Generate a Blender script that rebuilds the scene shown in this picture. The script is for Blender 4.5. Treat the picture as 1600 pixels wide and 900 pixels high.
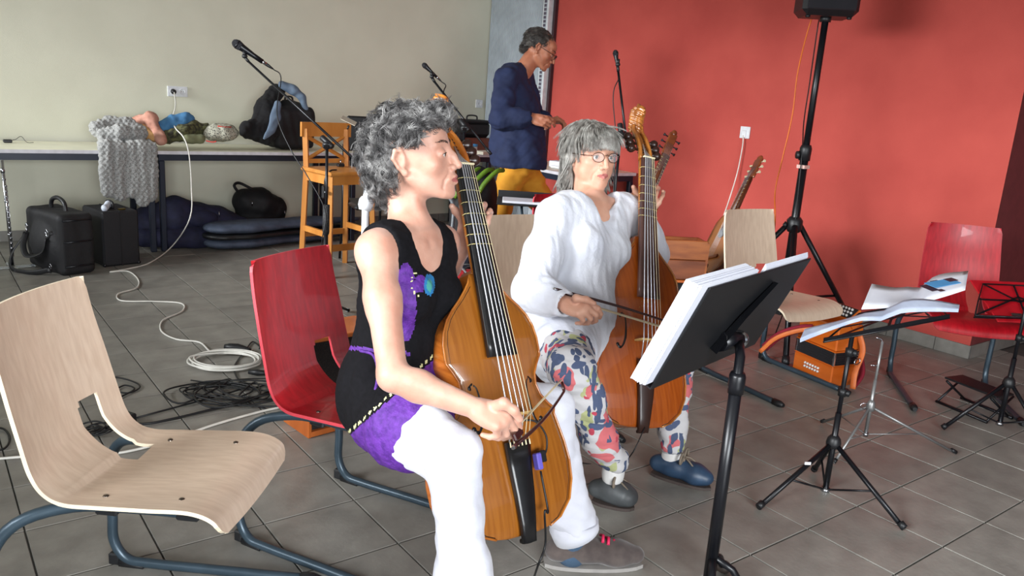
import bpy, math, random
import numpy as np
from mathutils import Matrix, Vector
random.seed(7); RNG = np.random.default_rng(7)
for o in list(bpy.data.objects): bpy.data.objects.remove(o)
SC = bpy.context.scene; COL = SC.collection
# ---------------------------------------------------------------- camera
FPX = 1258.39; CAMH = 1.35
CR = np.array([[0.8016, 0.0890, 0.5912], [-0.5941, 0.2293, 0.7710], [0.0669, 0.9693, -0.2367]])  # columns: right, up, forward
cam_d = bpy.data.cameras.new('camera'); cam = bpy.data.objects.new('camera', cam_d); COL.objects.link(cam)
cam_d.sensor_width = 36; cam_d.lens = FPX/1600*36; cam_d.clip_start = .05
mw = Matrix.Identity(4)
for i in range(3):
    mw[i][0] = CR[i, 0]; mw[i][1] = CR[i, 1]; mw[i][2] = -CR[i, 2]
mw[2][3] = CAMH
cam.matrix_world = mw; SC.camera = cam
SC.view_settings.view_transform = 'Standard'; SC.view_settings.look = 'None'
SC.view_settings.gamma = 1; SC.view_settings.use_curve_mapping = False
SC.view_settings.exposure = -0.68
# ---------------------------------------------------------------- light
wd = bpy.data.worlds.new('world'); SC.world = wd; wd.use_nodes = True
wd.node_tree.nodes['Background'].inputs[0].default_value = (.80, .88, 1, 1)
wd.node_tree.nodes['Background'].inputs[1].default_value = 1.0
def area(name, loc, target, sx, sy, power, col):
    l = bpy.data.lights.new(name, 'AREA'); l.shape = 'RECTANGLE'; l.size = sx; l.size_y = sy
    l.energy = power; l.color = col
    o = bpy.data.objects.new(name, l); COL.objects.link(o); o.location = loc
    d = Vector(target)-Vector(loc); o.rotation_euler = d.to_track_quat('-Z', 'Y').to_euler()
    return o
wl_ = area('window_daylight', (-1.95, 3.0, 1.85), (1.05, 3.0, 1.07), 9.5, .9, 185, (.95, .98, 1)); wl_.data.spread = math.radians(46)
wr_ = area('rear_window_daylight', (-.6, -3.4, 1.5), (1.2, 4.0, -.2), 3.2, 1.5, 205, (.93, .97, 1)); wr_.data.spread = math.radians(92)
# ---------------------------------------------------------------- pixel helpers (photo frame 1600x900 -> world points)
def at(px, py, dep):
    c = np.array([px-800, 450-py, FPX])*dep/FPX
    return CR@c+np.array([0, 0, CAMH])
def onz(px, py, z=0.0):
    d = CR@np.array([px-800, 450-py, FPX]); return d*(z-CAMH)/d[2]+np.array([0, 0, CAMH])
def onx(px, py, x):
    d = CR@np.array([px-800, 450-py, FPX]); return d*x/d[0]+np.array([0, 0, CAMH])
def ony(px, py, y):
    d = CR@np.array([px-800, 450-py, FPX]); return d*y/d[1]+np.array([0, 0, CAMH])
def over(xy, px, py):     # height above floor point xy seen at a pixel
    d = CR@np.array([px-800, 450-py, FPX]); xy = np.array(xy[:2]); t = (xy@d[:2])/(d[:2]@d[:2])
    return float(d[2]*t+CAMH)
def proj(p):
    c = (np.array(p, float)-[0, 0, CAMH])@CR; return 800+FPX*c[0]/c[2], 450-FPX*c[1]/c[2], c[2]
def V(*a): return np.array(a, float)
def nrm(v): v = np.array(v, float); return v/np.linalg.norm(v)
# ---------------------------------------------------------------- materials
def lin(c):
    return tuple(((x/255/12.92) if x/255 <= .04045 else ((x/255+.055)/1.055)**2.4) for x in c)
def mat(name, rgb, rough=.55, metal=0, rgb2=None, scale=20, kind='noise', stretch=(1, 1, 1), bump=0, bscale=None, detail=4, coat=0, spec=.5, sheen=0, alpha=1, trans=0, mixlo=.35, mixhi=.65):
    m = bpy.data.materials.new(name); m.use_nodes = True; nt = m.node_tree; b = nt.nodes['Principled BSDF']
    b.inputs['Base Color'].default_value = (*lin(rgb), 1); b.inputs['Roughness'].default_value = rough
    b.inputs['Metallic'].default_value = metal; b.inputs['Coat Weight'].default_value = coat
    b.inputs['Specular IOR Level'].default_value = spec; b.inputs['Sheen Weight'].default_value = sheen
    b.inputs['Transmission Weight'].default_value = trans; b.inputs['Alpha'].default_value = alpha
    tc = nt.nodes.new('ShaderNodeTexCoord'); mp = nt.nodes.new('ShaderNodeMapping')
    nt.links.new(tc.outputs['Object'], mp.inputs[0]); mp.inputs['Scale'].default_value = stretch
    if rgb2 is None: rgb2 = tuple(int(c*.93) for c in rgb)
    if kind == 'wave':
        n = nt.nodes.new('ShaderNodeTexWave'); n.inputs['Scale'].default_value = scale; n.inputs['Distortion'].default_value = 5
        n.inputs['Detail'].default_value = 3; n.inputs['Detail Scale'].default_value = 1.2; out = n.outputs['Fac']
    elif kind == 'vor':
        n = nt.nodes.new('ShaderNodeTexVoronoi'); n.inputs['Scale'].default_value = scale; out = n.outputs['Distance']
    else:
        n = nt.nodes.new('ShaderNodeTexNoise'); n.inputs['Scale'].default_value = scale; n.inputs['Detail'].default_value = detail; out = n.outputs['Fac']
    nt.links.new(mp.outputs[0], n.inputs['Vector'])
    r = nt.nodes.new('ShaderNodeValToRGB'); r.color_ramp.elements[0].position = mixlo; r.color_ramp.elements[1].position = mixhi
    r.color_ramp.elements[0].color = (*lin(rgb2), 1); r.color_ramp.elements[1].color = (*lin(rgb), 1)
    nt.links.new(out, r.inputs[0]); nt.links.new(r.outputs[0], b.inputs['Base Color'])
    if bump:
        n2 = nt.nodes.new('ShaderNodeTexNoise'); n2.inputs['Scale'].default_value = bscale or scale*3; n2.inputs['Detail'].default_value = 3
        nt.links.new(mp.outputs[0], n2.inputs['Vector'])
        bp = nt.nodes.new('ShaderNodeBump'); bp.inputs['Strength'].default_value = bump; bp.inputs['Distance'].default_value = .004
        nt.links.new(n2.outputs['Fac'], bp.inputs['Height']); nt.links.new(bp.outputs[0], b.inputs['Normal'])
    return m
# ---------------------------------------------------------------- mesh builder
class MB:
    def __init__(s): s.v = []; s.f = []; s.sm = []; s.mi = []; s.n = 0; s.cur = 0
    def add(s, v, f, smooth=False):
        v = [tuple(map(float, p)) for p in v]; s.v += v
        s.f += [tuple(i+s.n for i in q) for q in f]; s.sm += [smooth]*len(f); s.mi += [s.cur]*len(f); s.n += len(v); return s
    def box(s, c, size, R=None, bev=0):
        hx, hy, hz = [q/2 for q in size]; R = np.eye(3) if R is None else np.array(R)
        c = np.array(c, float)
        if bev <= 0:
            P = [V(x, y, z) for z in (-hz, hz) for y in (-hy, hy) for x in (-hx, hx)]
            return s.add([c+R@p for p in P], [(0, 2, 3, 1), (4, 5, 7, 6), (0, 1, 5, 4), (2, 6, 7, 3), (0, 4, 6, 2), (1, 3, 7, 5)])
        b = min(bev, hx*.95, hy*.95, hz*.95)
        P = []; idx = {}
        for i, (sx, sy, sz) in enumerate([(x, y, z) for z in (-1, 1) for y in (-1, 1) for x in (-1, 1)]):
            for k, q in enumerate((V(hx, hy-b, hz-b), V(hx-b, hy, hz-b), V(hx-b, hy-b, hz))):
                idx[(sx, sy, sz, k)] = len(P); P.append(c+R@(q*V(sx, sy, sz)))
        F = []
        for k, (a, bb) in enumerate(((1, 2), (0, 2), (0, 1))):
            for sg in (-1, 1):
                q = []
                for u, w in ((-1, -1), (1, -1), (1, 1), (-1, 1)):
                    t = [0, 0, 0]; t[k] = sg; t[a] = u; t[bb] = w; q.append(idx[(*t, k)])
                if (sg > 0) == (k == 1): q = q[::-1]
                F.append(tuple(q))
        for ax in range(3):
            a, bb = [i for i in range(3) if i != ax]
            for u in (-1, 1):
                for w in (-1, 1):
                    t0 = [0, 0, 0]; t1 = [0, 0, 0]; t0[ax] = -1; t1[ax] = 1; t0[a] = t1[a] = u; t0[bb] = t1[bb] = w
                    q = (idx[(*t0, a)], idx[(*t1, a)], idx[(*t1, bb)], idx[(*t0, bb)])
                    F.append(q if (u*w > 0) == (ax == 1) else q[::-1])
        for t in [(x, y, z) for z in (-1, 1) for y in (-1, 1) for x in (-1, 1)]:
            q = tuple(idx[(*t, k)] for k in range(3)); F.append(q if t[0]*t[1]*t[2] > 0 else q[::-1])
        return s.add(P, F)
    def tube(s, pts, r, seg=8, cap=True, smooth=True, flat=None):
        pts = np.array(pts, float); n = len(pts); r = np.full(n, r) if np.isscalar(r) else np.array(r, float)
        T = np.gradient(pts, axis=0); T /= np.linalg.norm(T, axis=1)[:, None]+1e-12
        u = np.cross(T[0], (0, 0, 1.)); u = u if np.linalg.norm(u) > .1 else np.cross(T[0], (1., 0, 0)); u /= np.linalg.norm(u)
        P = []; an = np.linspace(0, 2*np.pi, seg, endpoint=False)
        for i in range(n):
            u = u-T[i]*(u@T[i]); u /= np.linalg.norm(u)+1e-12; w = np.cross(T[i], u)
            fu, fw = (1, 1) if flat is None else flat
            for a in an: P.append(pts[i]+r[i]*(np.cos(a)*u*fu+np.sin(a)*w*fw))
        F = [(i*seg+j, i*seg+(j+1) % seg, (i+1)*seg+(j+1) % seg, (i+1)*seg+j) for i in range(n-1) for j in range(seg)]
        s.add(P, F, smooth)
        if cap:
            k = s.n-n*seg
            s.f += [tuple(k+j for j in range(seg))[::-1], tuple(k+(n-1)*seg+j for j in range(seg))]; s.sm += [False]*2; s.mi += [s.cur]*2
        return s
    def lathe(s, prof, o, ax, seg=16, smooth=True):   # prof: (radius, distance along axis)
        ax = nrm(ax); o = np.array(o, float); u = np.cross(ax, (0, 0, 1.)); u = u if np.linalg.norm(u) > .1 else np.cross(ax, (1., 0, 0)); u = nrm(u); w = np.cross(ax, u)
        P = []
        for r, h in prof:
            for j in range(seg):
                a = 2*np.pi*j/seg; P.append(o+ax*h+max(r, 1e-5)*(np.cos(a)*u+np.sin(a)*w))
        F = [(i*seg+j, i*seg+(j+1) % seg, (i+1)*seg+(j+1) % seg, (i+1)*seg+j) for i in range(len(prof)-1) for j in range(seg)]
        return s.add(P, F, smooth)
    def ball(s, c, r, R=None, seg=14, rings=9):
        r = np.array([r]*3 if np.isscalar(r) else r, float); R = np.eye(3) if R is None else np.array(R); P = []
        for i in range(rings+1):
            t = math.pi*i/rings
            for j in range(seg):
                a = 2*math.pi*j/seg; P.append(np.array(c, float)+R@(r*V(math.sin(t)*math.cos(a)+1e-6*math.cos(a), math.sin(t)*math.sin(a)+1e-6*math.sin(a), math.cos(t))))
        F = [(i*seg+j, (i+1)*seg+j, (i+1)*seg+(j+1) % seg, i*seg+(j+1) % seg) for i in range(rings) for j in range(seg)]
        return s.add(P, F, True)
    def grid(s, G, thick=0, n=None, smooth=True):      # G[i][j] points, optional thickness along normal n (vector or per-point array)
        G = np.array(G, float); a, b = G.shape[:2]
        P = list(G.reshape(-1, 3)); F = [(i*b+j, i*b+j+1, (i+1)*b+j+1, (i+1)*b+j) for i in range(a-1) for j in range(b-1)]
        if thick:
            if n is None:
                du = np.gradient(G, axis=0); dv = np.gradient(G, axis=1); N = np.cross(du, dv); N /= np.linalg.norm(N, axis=2)[..., None]+1e-12
            else: N = np.broadcast_to(np.array(n, float), G.shape)
            Q = (G-N*thick).reshape(-1, 3); m = len(P); P += list(Q)
            F += [tuple(i+m for i in f)[::-1] for f in F]
            s.add(P, F, smooth)
            k = s.n-2*m
            ed = [(i*b, (i+1)*b) for i in range(a-1)][::-1]+[(j, j+1) for j in range(b-1)]
            E = [(j+1, j) for j in range(b-1)]+[(i*b, (i+1)*b) for i in range(a-1)]+[((a-1)*b+j, (a-1)*b+j+1) for j in range(b-1)]+[((i+1)*b+b-1, i*b+b-1) for i in range(a-1)]
            # separate rim verts keep edges crisp
            for p, q in E: 
                s.f.append((k+p, k+q, k+q+m, k+p+m)); s.sm.append(False); s.mi.append(s.cur)
            return s
        return s.add(P, F, smooth)
    def mesh(s, name):
        me = bpy.data.meshes.new(name); me.from_pydata(s.v, [], s.f); me.polygons.foreach_set('use_smooth', s.sm); me.polygons.foreach_set('material_index', s.mi); me.update(); return me
FRAME = {}
def thing(name, label, cat, loc=(0, 0, 0), rz=0, group=None):
    o = bpy.data.objects.new(name, None); COL.objects.link(o); o.empty_display_size = .05
    o.location = tuple(loc); o.rotation_euler = (0, 0, rz); o['label'] = label; o['category'] = cat
    if group: o['group'] = group
    return o
def tag(o, label, cat, group=None, kind=None):
    if label: o['label'] = label
    if cat: o['category'] = cat
    if group: o['group'] = group
    if kind: o['kind'] = kind
    return o
def part(name, mb, m, root=None, label=None, world=True, kind=None, structure=False):
    """one mesh object; world=True: coordinates are world ones and are moved into the root's frame"""
    me = mb if isinstance(mb, bpy.types.Mesh) else mb.mesh(name)
    for q in (m if isinstance(m, (list, tuple)) else [m]): me.materials.append(q)
    o = bpy.data.objects.new(name, me); COL.objects.link(o)
    if root is not None:
        r = root
        while r.parent: r = r.parent
        if world:
            M = (Matrix.Translation(r.location)@r.rotation_euler.to_matrix().to_4x4()).inverted(); me.transform(M)
        o.parent = root
    elif world and len(me.vertices) and not structure:
        c = np.empty(len(me.vertices)*3); me.vertices.foreach_get('co', c); c = c.reshape(-1, 3)
        b = V(*(c.min(0)+c.max(0))/2); b[2] = c[:, 2].min(); me.transform(Matrix.Translation(-Vector(b))); o.location = tuple(b)
    if label: o['label'] = label
    if kind: o['kind'] = kind
    return o
def struct(name, mb, m, parent=None, kind='structure'):
    o = part(name, mb, m, parent, structure=True)
    if parent is None: o['kind'] = kind
    return o
def copy_tree(o, parent=None):
    c = o.copy(); COL.objects.link(c); c.parent = parent
    for ch in list(o.children): copy_tree(ch, c)
    return c
def rotz(a): return np.array([[math.cos(a), -math.sin(a), 0], [math.sin(a), math.cos(a), 0], [0, 0, 1]])
def frame(z, x):   # columns x,y,z orthonormal from z axis and approximate x
    z = nrm(z); x = np.array(x, float); x = nrm(x-z*(x@z)); return np.array([x, np.cross(z, x), z]).T
def spline(pts, n=8):
    pts = np.array(pts, float); P = np.vstack([2*pts[0]-pts[1], pts, 2*pts[-1]-pts[-2]]); out = []
    for i in range(1, len(P)-2):
        for t in np.linspace(0, 1, n, endpoint=False):
            a, b, c, d = P[i-1:i+3]; out.append(.5*((2*b)+(c-a)*t+(2*a-5*b+4*c-d)*t*t+(-a+3*b-3*c+d)*t**3))
    out.append(pts[-1]); return np.array(out)
# ---------------------------------------------------------------- signed-distance modelling (bodies, clothes, soft things)
class SDF:
    def __init__(s): s.p = []
    def cone(s, a, b, ra, rb, k=.02, sub=False, flat=None):
        s.p.append(('c', np.array(a, float), np.array(b, float), ra, rb, k, sub, flat)); return s
    def chain(s, pts, rad, k=.02, sub=False, flat=None):
        for i in range(len(pts)-1): s.cone(pts[i], pts[i+1], rad[i], rad[i+1], k, sub, flat)
        return s
    def ell(s, c, r, R=None, k=.02, sub=False):
        s.p.append(('e', np.array(c, float), np.array(r, float), np.eye(3) if R is None else np.array(R), 0, k, sub, None)); return s
    def box(s, c, h, R=None, rnd=.01, k=.01, sub=False):
        s.p.append(('b', np.array(c, float), np.array(h, float), np.eye(3) if R is None else np.array(R), rnd, k, sub, None)); return s
    def ev(s, lo, hi, vox):
        lo = np.array(lo, float); n = np.maximum(((np.array(hi)-lo)/vox).astype(int)+1, 2)
        ax = [lo[i]+vox*np.arange(n[i]) for i in range(3)]; F = np.full(n, .5, np.float32)
        for t, a, b, c, d, k, sub, flat in s.p:
            if t == 'c': mn = np.minimum(a-c, b-d); mx = np.maximum(a+c, b+d); 
            else:
                ext = np.abs(c)@(b+(d if t == 'b' else 0)); mn = a-ext; mx = a+ext
            pad = k+2.5*vox; i0 = np.maximum(np.floor((mn-pad-lo)/vox).astype(int), 0); i1 = np.minimum(np.ceil((mx+pad-lo)/vox).astype(int)+1, n)
            if (i1 <= i0).any(): continue
            sl = tuple(slice(i0[i], i1[i]) for i in range(3))
            X = ax[0][sl[0]][:, None, None]; Y = ax[1][sl[1]][None, :, None]; Z = ax[2][sl[2]][None, None, :]
            X = X.astype(np.float32); Y = Y.astype(np.float32); Z = Z.astype(np.float32)
            if t == 'c':
                ab = b-a; L2 = max(ab@ab, 1e-9); px, py, pz = X-a[0], Y-a[1], Z-a[2]
                h = np.clip((px*ab[0]+py*ab[1]+pz*ab[2])/L2, 0, 1)
                qx, qy, qz = px-h*ab[0], py-h*ab[1], pz-h*ab[2]
                if flat is not None:   # (direction, factor): squeeze along direction
                    fd, ff = flat; w = (qx*fd[0]+qy*fd[1]+qz*fd[2]); q2 = qx*qx+qy*qy+qz*qz+w*w*(ff*ff-1)
                else: q2 = qx*qx+qy*qy+qz*qz
                D = np.sqrt(q2)-(c+h*(d-c))
            else:
                R = c; px, py, pz = X-a[0], Y-a[1], Z-a[2]
                q = [px*R[0, i]+py*R[1, i]+pz*R[2, i] for i in range(3)]
                if t == 'e':
                    k0 = np.sqrt(sum((q[i]/b[i])**2 for i in range(3))); k1 = np.sqrt(sum((q[i]/b[i]**2)**2 for i in range(3)))+1e-6; D = k0*(k0-1)/k1
                else:
                    q = [np.abs(q[i])-b[i] for i in range(3)]; D = np.sqrt(sum(np.maximum(v, 0)**2 for v in q))+np.minimum(np.maximum(np.maximum(q[0], q[1]), q[2]), 0)-d
            A = F[sl]
            if sub:
                h = np.maximum(k-np.abs(A+D), 0)/k if k > 0 else 0; F[sl] = np.maximum(A, -D)+h*h*k*.25
            else:
                h = np.maximum(k-np.abs(A-D), 0)/k if k > 0 else 0; F[sl] = np.minimum(A, D)-h*h*k*.25
        return F, lo
    def mesh(s, lo, hi, vox, disp=None, hole=None):
        F, lo = s.ev(lo, hi, vox); F[np.abs(F) < 1e-6] = 1e-6
        ins = F < 0; I = [slice(None, -1), slice(1, None)]
        cnt = np.zeros([q-1 for q in F.shape], np.int8)
        for i in (0, 1):
            for j in (0, 1):
                for k in (0, 1): cnt += ins[I[i], I[j], I[k]]
        cell = (cnt > 0) & (cnt < 8); ci = np.argwhere(cell); idx = np.full(cell.shape, -1, np.int32); idx[cell] = np.arange(len(ci))
        acc = np.zeros((len(ci), 3)); num = np.zeros(len(ci))
        C = {}
        for o in [(i, j, k) for i in (0, 1) for j in (0, 1) for k in (0, 1)]: C[o] = F[ci[:, 0]+o[0], ci[:, 1]+o[1], ci[:, 2]+o[2]].astype(float)
        for o in C:
            for a in range(3):
                if o[a]: continue
                p = list(o); p[a] = 1; p = tuple(p); f0, f1 = C[o], C[p]; m = (f0 < 0) != (f1 < 0)
                t = np.where(m, f0/np.where(m, f0-f1, 1), 0); q = np.tile(np.array(o, float), (len(ci), 1)); q[:, a] = t; acc[m] += q[m]; num[m] += 1
        v = lo+vox*(ci+acc/num[:, None]); faces = []
        for a in range(3):
            b, c = (a+1) % 3, (a+2) % 3
            s0 = [slice(None)]*3; s1 = [slice(None)]*3; s0[a] = slice(None, -1); s1[a] = slice(1, None)
            ch = ins[tuple(s0)] != ins[tuple(s1)]; e = np.argwhere(ch)
            e = e[(e[:, b] > 0) & (e[:, c] > 0) & (e[:, b] < F.shape[b]-1) & (e[:, c] < F.shape[c]-1)]
            def g(db, dc):
                q = e.copy(); q[:, b] -= db; q[:, c] -= dc; return idx[q[:, 0], q[:, 1], q[:, 2]]
            Q = np.stack([g(1, 1), g(0, 1), g(0, 0), g(1, 0)], 1); fl = ~ins[e[:, 0], e[:, 1], e[:, 2]]
            Q[fl] = Q[fl][:, ::-1]; faces.append(Q)
        f = np.vstack(faces)
        if hole is not None:
            for hlo, hhi in hole:
                fc = v[f].mean(1); inside = ((fc > hlo) & (fc < hhi)).all(1); f = f[~inside]
        if disp is not None:
            N = np.zeros_like(v); n = np.cross(v[f[:, 2]]-v[f[:, 0]], v[f[:, 3]]-v[f[:, 1]])
            for i in range(4): np.add.at(N, f[:, i], n)
            N /= np.linalg.norm(N, axis=1)[:, None]+1e-12; v = v+N*disp(v)[:, None]
        return v, f
def np_mesh(name, v, f, smooth=True, mi=None):
    me = bpy.data.meshes.new(name); n = len(f); k = f.shape[1]
    me.vertices.add(len(v)); me.vertices.foreach_set('co', np.asarray(v, np.float32).ravel())
    me.loops.add(n*k); me.loops.foreach_set('vertex_index', f.astype(np.int32).ravel())
    me.polygons.add(n); me.polygons.foreach_set('loop_start', np.arange(0, n*k, k, dtype=np.int32))
    me.polygons.foreach_set('use_smooth', np.full(n, smooth))
    if mi is not None: me.polygons.foreach_set('material_index', mi.astype(np.int32))
    me.update(calc_edges=True); me.validate(); return me
def join(vf):
    V_, F_ = [], []; n = 0
    for v, f in vf: V_.append(v); F_.append(f+n); n += len(v)
    return np.vstack(V_), np.vstack(F_)
def snoise(v, sc, seed=0, oct=2):       # cheap smooth noise, about -1..1
    r = np.random.default_rng(seed); o = np.zeros(len(v)); a = 1
    w = v+.35/sc*np.sin(v[:, [1, 2, 0]]*sc*.7+seed)
    for k in range(oct):
        for j in range(4):
            d = r.normal(size=3); d /= np.linalg.norm(d); o += a*np.sin((w@d)*sc*(1+.3*j)*2**k+r.uniform(0, 6.3))*.3
        a *= .5
    return o
def soft(name, sdf, vox, m, root=None, disp=None, label=None, pad=.03):
    mn = np.min([q[1]-(q[3] if q[0] == 'c' else (np.abs(q[3])@(q[2]+.02))) for q in sdf.p if not q[6]]+[q[2]-q[4] for q in sdf.p if q[0] == 'c' and not q[6]], 0)-pad
    mx = np.max([q[1]+(q[3] if q[0] == 'c' else (np.abs(q[3])@(q[2]+.02))) for q in sdf.p if not q[6]]+[q[2]+q[4] for q in sdf.p if q[0] == 'c' and not q[6]], 0)+pad
    v, f = sdf.mesh(mn, mx, vox, disp); return part(name, np_mesh(name, v, f), m, root, label)
def strands(name, P, rad, m, root, label=None):   # P: (n, k, 3) centre lines -> 3-sided tapering tubes in one mesh
    n, k, _ = P.shape; T = np.gradient(P, axis=1); T /= np.linalg.norm(T, axis=2)[..., None]+1e-9
    U = np.cross(T, nrm([.3, .5, .8])); U /= np.linalg.norm(U, axis=2)[..., None]+1e-9; W = np.cross(T, U)
    tp = rad*np.sqrt(np.clip(1-np.linspace(0, 1, k)**3, .05, 1))[None, :, None]; R = []
    for j in range(3):
        a = 2*np.pi*j/3; R.append(P+tp*(np.cos(a)*U+np.sin(a)*W))
    v = np.stack(R, 2).reshape(-1, 3); b = (np.arange(n)*k*3)[:, None, None]; i = (np.arange(k-1)*3)[None, :, None]; j = np.arange(3)[None, None, :]; j2 = (j+1) % 3
    f = np.stack([b+i+j, b+i+j2, b+i+3+j2, b+i+3+j], 3).reshape(-1, 4)
    return part(name, np_mesh(name, v, f), m, root, label)
# ================================================================ setting
def tile_mat():
    m = bpy.data.materials.new('floor_tile'); m.use_nodes = True; nt = m.node_tree; b = nt.nodes['Principled BSDF']
    oi = nt.nodes.new('ShaderNodeObjectInfo'); tc = nt.nodes.new('ShaderNodeTexCoord'); n = nt.nodes.new('ShaderNodeTexNoise'); n.inputs['Scale'].default_value = 9; n.inputs['Detail'].default_value = 6
    geo = nt.nodes.new('ShaderNodeNewGeometry'); nt.links.new(geo.outputs['Position'], n.inputs['Vector'])
    r = nt.nodes.new('ShaderNodeValToRGB'); r.color_ramp.elements[0].color = (*lin((126, 123, 117)), 1); r.color_ramp.elements[1].color = (*lin((150, 147, 140)), 1); r.color_ramp.elements[0].position = .3; r.color_ramp.elements[1].position = .7
    nt.links.new(n.outputs['Fac'], r.inputs[0])
    mx = nt.nodes.new('ShaderNodeHueSaturation'); mr = nt.nodes.new('ShaderNodeMapRange'); mr.inputs['To Min'].default_value = .9; mr.inputs['To Max'].default_value = 1.08
    nt.links.new(oi.outputs['Random'], mr.inputs['Value']); nt.links.new(mr.outputs[0], mx.inputs['Value']); nt.links.new(r.outputs[0], mx.inputs['Color']); nt.links.new(mx.outputs[0], b.inputs['Base Color'])
    b.inputs['Roughness'].default_value = .36
    n2 = nt.nodes.new('ShaderNodeTexNoise'); n2.inputs['Scale'].default_value = 60; n2.inputs['Detail'].default_value = 5; nt.links.new(geo.outputs['Position'], n2.inputs['Vector'])
    bp = nt.nodes.new('ShaderNodeBump'); bp.inputs['Strength'].default_value = .25; bp.inputs['Distance'].default_value = .003; nt.links.new(n2.outputs['Fac'], bp.inputs['Height']); nt.links.new(bp.outputs[0], b.inputs['Normal'])
    return m
M_tile = tile_mat()
M_grout = mat('grout', (88, 86, 82), .8)
M_white_wall = mat('white_wall_paint', (222, 221, 202), .8, rgb2=(216, 215, 196), scale=3, bump=.25, bscale=260)
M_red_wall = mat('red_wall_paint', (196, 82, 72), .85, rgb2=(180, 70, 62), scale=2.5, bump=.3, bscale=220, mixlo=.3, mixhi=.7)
M_dark_red_wall = mat('dark_red_wall', (122, 52, 54), .75, bump=.25, bscale=220)
M_skirt = mat('skirting_tile', (138, 136, 130), .5, rgb2=(120, 118, 113), scale=12)
M_ceil = mat('ceiling_paint', (225, 222, 212), .9)
TS = .30309
fl = MB().box((2.0, 2.5, -.06), (10, 14, .1)); FLOOR = struct('floor', fl, M_grout)
tm = MB().box((0, 0, -.006), (TS-.005, TS-.005, .012), bev=.0015).mesh('tile'); tm.materials.append(M_tile)
cells = []; OX = 1.262*CAMH % TS; OY = 1.19*CAMH % TS
for i in range(-14, 30):
    for j in range(-12, 26):
        x = OX+(i+.5)*TS; y = OY+(j+.5)*TS
        if x > 5.2+.0*y or y > 7.1 or y < -3 or x < -2: continue
        u, w, d = proj((x, y, 0)); vis = d > .3 and -60 < u < 1660 and w < 960
        cells.append((0 if vis else 1, d if d > 0 else 99, x, y))
cells.sort(); near = cells[:300]; rest = cells[300:]
for _, _, x, y in near:
    t = bpy.data.objects.new('tile', tm); COL.objects.link(t); t.parent = FLOOR; t.location = (x, y, random.uniform(-.0006, .0006))
mb = MB()
for _, _, x, y in rest: mb.box((x, y, -.006), (TS-.005, TS-.005, .012))
part('tile_field', mb, M_tile, FLOOR, kind='stuff')
WX, WY, CY = 4.93, 7.02, 1.974
struct('wall_back', MB().box((1.4, WY+.06, 1.4), (7.06, .12, 2.8)), M_white_wall)
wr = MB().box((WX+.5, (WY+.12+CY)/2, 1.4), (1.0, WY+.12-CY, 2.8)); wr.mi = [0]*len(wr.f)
# the protruding block: red towards the room, a darker red on its end face
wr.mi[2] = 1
struct('wall_right', wr, [M_red_wall, M_dark_red_wall])
struct('wall_recess', MB().box((6.45, -.6, 1.4), (1.0, 5.3, 2.8)), M_dark_red_wall)
struct('wall_front', MB().box((2.0, -3.6, .45), (8.4, .12, .9)).box((2.0, -3.6, 2.65), (8.4, .12, .3)).box((-1.4, -3.6, 1.7), (1.4, .12, 1.6)).box((5.3, -3.6, 1.7), (1.6, .12, 1.6)), M_white_wall)
wl = MB().box((-2.1, 1.7, .42), (.15, 10.7, .84)).box((-2.1, 1.7, 2.62), (.15, 10.7, .5))
for y in (-3.3, -1.1, 1.1, 3.3, 5.5, 6.9): wl.box((-2.1, y, 1.6), (.15, .22, 1.54))
struct('wall_left', wl, M_white_wall)
struct('ceiling', MB().box((2.0, 1.7, 2.86), (10.6, 11, .1)), M_ceil)
def skirt(name, a, b, n):   # row of skirting tiles
    a, b = V(*a), V(*b); L = np.linalg.norm(b-a); d = (b-a)/L; n = V(*n)
    root = struct(name, MB().box(tuple((a+b)/2+n*.002+V(0, 0, .04)), (abs(d[0])*L+abs(n[0])*.004, abs(d[1])*L+abs(n[1])*.004, .079)), M_grout)
    k = int(L/TS)+1
    for i in range(k):
        s0, s1 = i*TS, min((i+1)*TS, L)-.004
        if s1-s0 < .03: continue
        c = a+d*(s0+s1)/2+n*.0065+V(0, 0, .04); part('tile', MB().box(tuple(c), (abs(d[0])*(s1-s0)+abs(n[0])*.009, abs(d[1])*(s1-s0)+abs(n[1])*.009, .08), bev=.002), M_skirt, root)
skirt('baseboard_back', (-2, WY, 0), (WX, WY, 0), (0, -1, 0))
skirt('baseboard_right', (WX, WY, 0), (WX, CY-.011, 0), (-1, 0, 0))
skirt('baseboard_recess', (WX, CY, 0), (5.94, CY, 0), (0, -1, 0))
# pale ribbed roll-down partition standing against the red wall, with perforated edge rail
M_panel = mat('ribbed_panel_paint', (196, 206, 214), .45, scale=5)
M_hole = mat('rail_slot_dark', (92, 84, 100), .6); M_rail = mat('rail_white', (222, 226, 230), .35)
pt = thing('folding_partition', 'pale grey ribbed folding partition panel against the red wall, behind the walking man', 'partition', (WX-.05, 6.55, 0))
part('panel', MB().box((WX-.035, 6.57, 1.36), (.05, .88, 2.7)), M_panel, pt)
mb = MB()
for i in range(44): mb.box((WX-.062, 6.145+i*.0198, 1.36), (.008, .011, 2.7))
part('rib', mb, M_panel, pt, kind='stuff')
part('edge_rail', MB().box((WX-.045, 6.10, 1.36), (.075, .085, 2.72)), M_rail, pt)
mb = MB().box((WX-.0835, 6.105, 1.36), (.003, .045, 2.7)); part('rail_channel', mb, M_panel, pt)
hm = MB().box((0, 0, 0), (.004, .034, .024)).mesh('slot'); hm.materials.append(M_hole)
for i in range(70):
    o = bpy.data.objects.new('slot', hm); COL.objects.link(o); o.parent = pt; o.location = (-.035-.0, 6.105-6.55, .35+i*.035)
part('side_strip', MB().box((WX-.02, 6.035, 1.36), (.03, .03, 2.72)), mat('dark_strip', (60, 34, 40), .6), pt)
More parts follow.
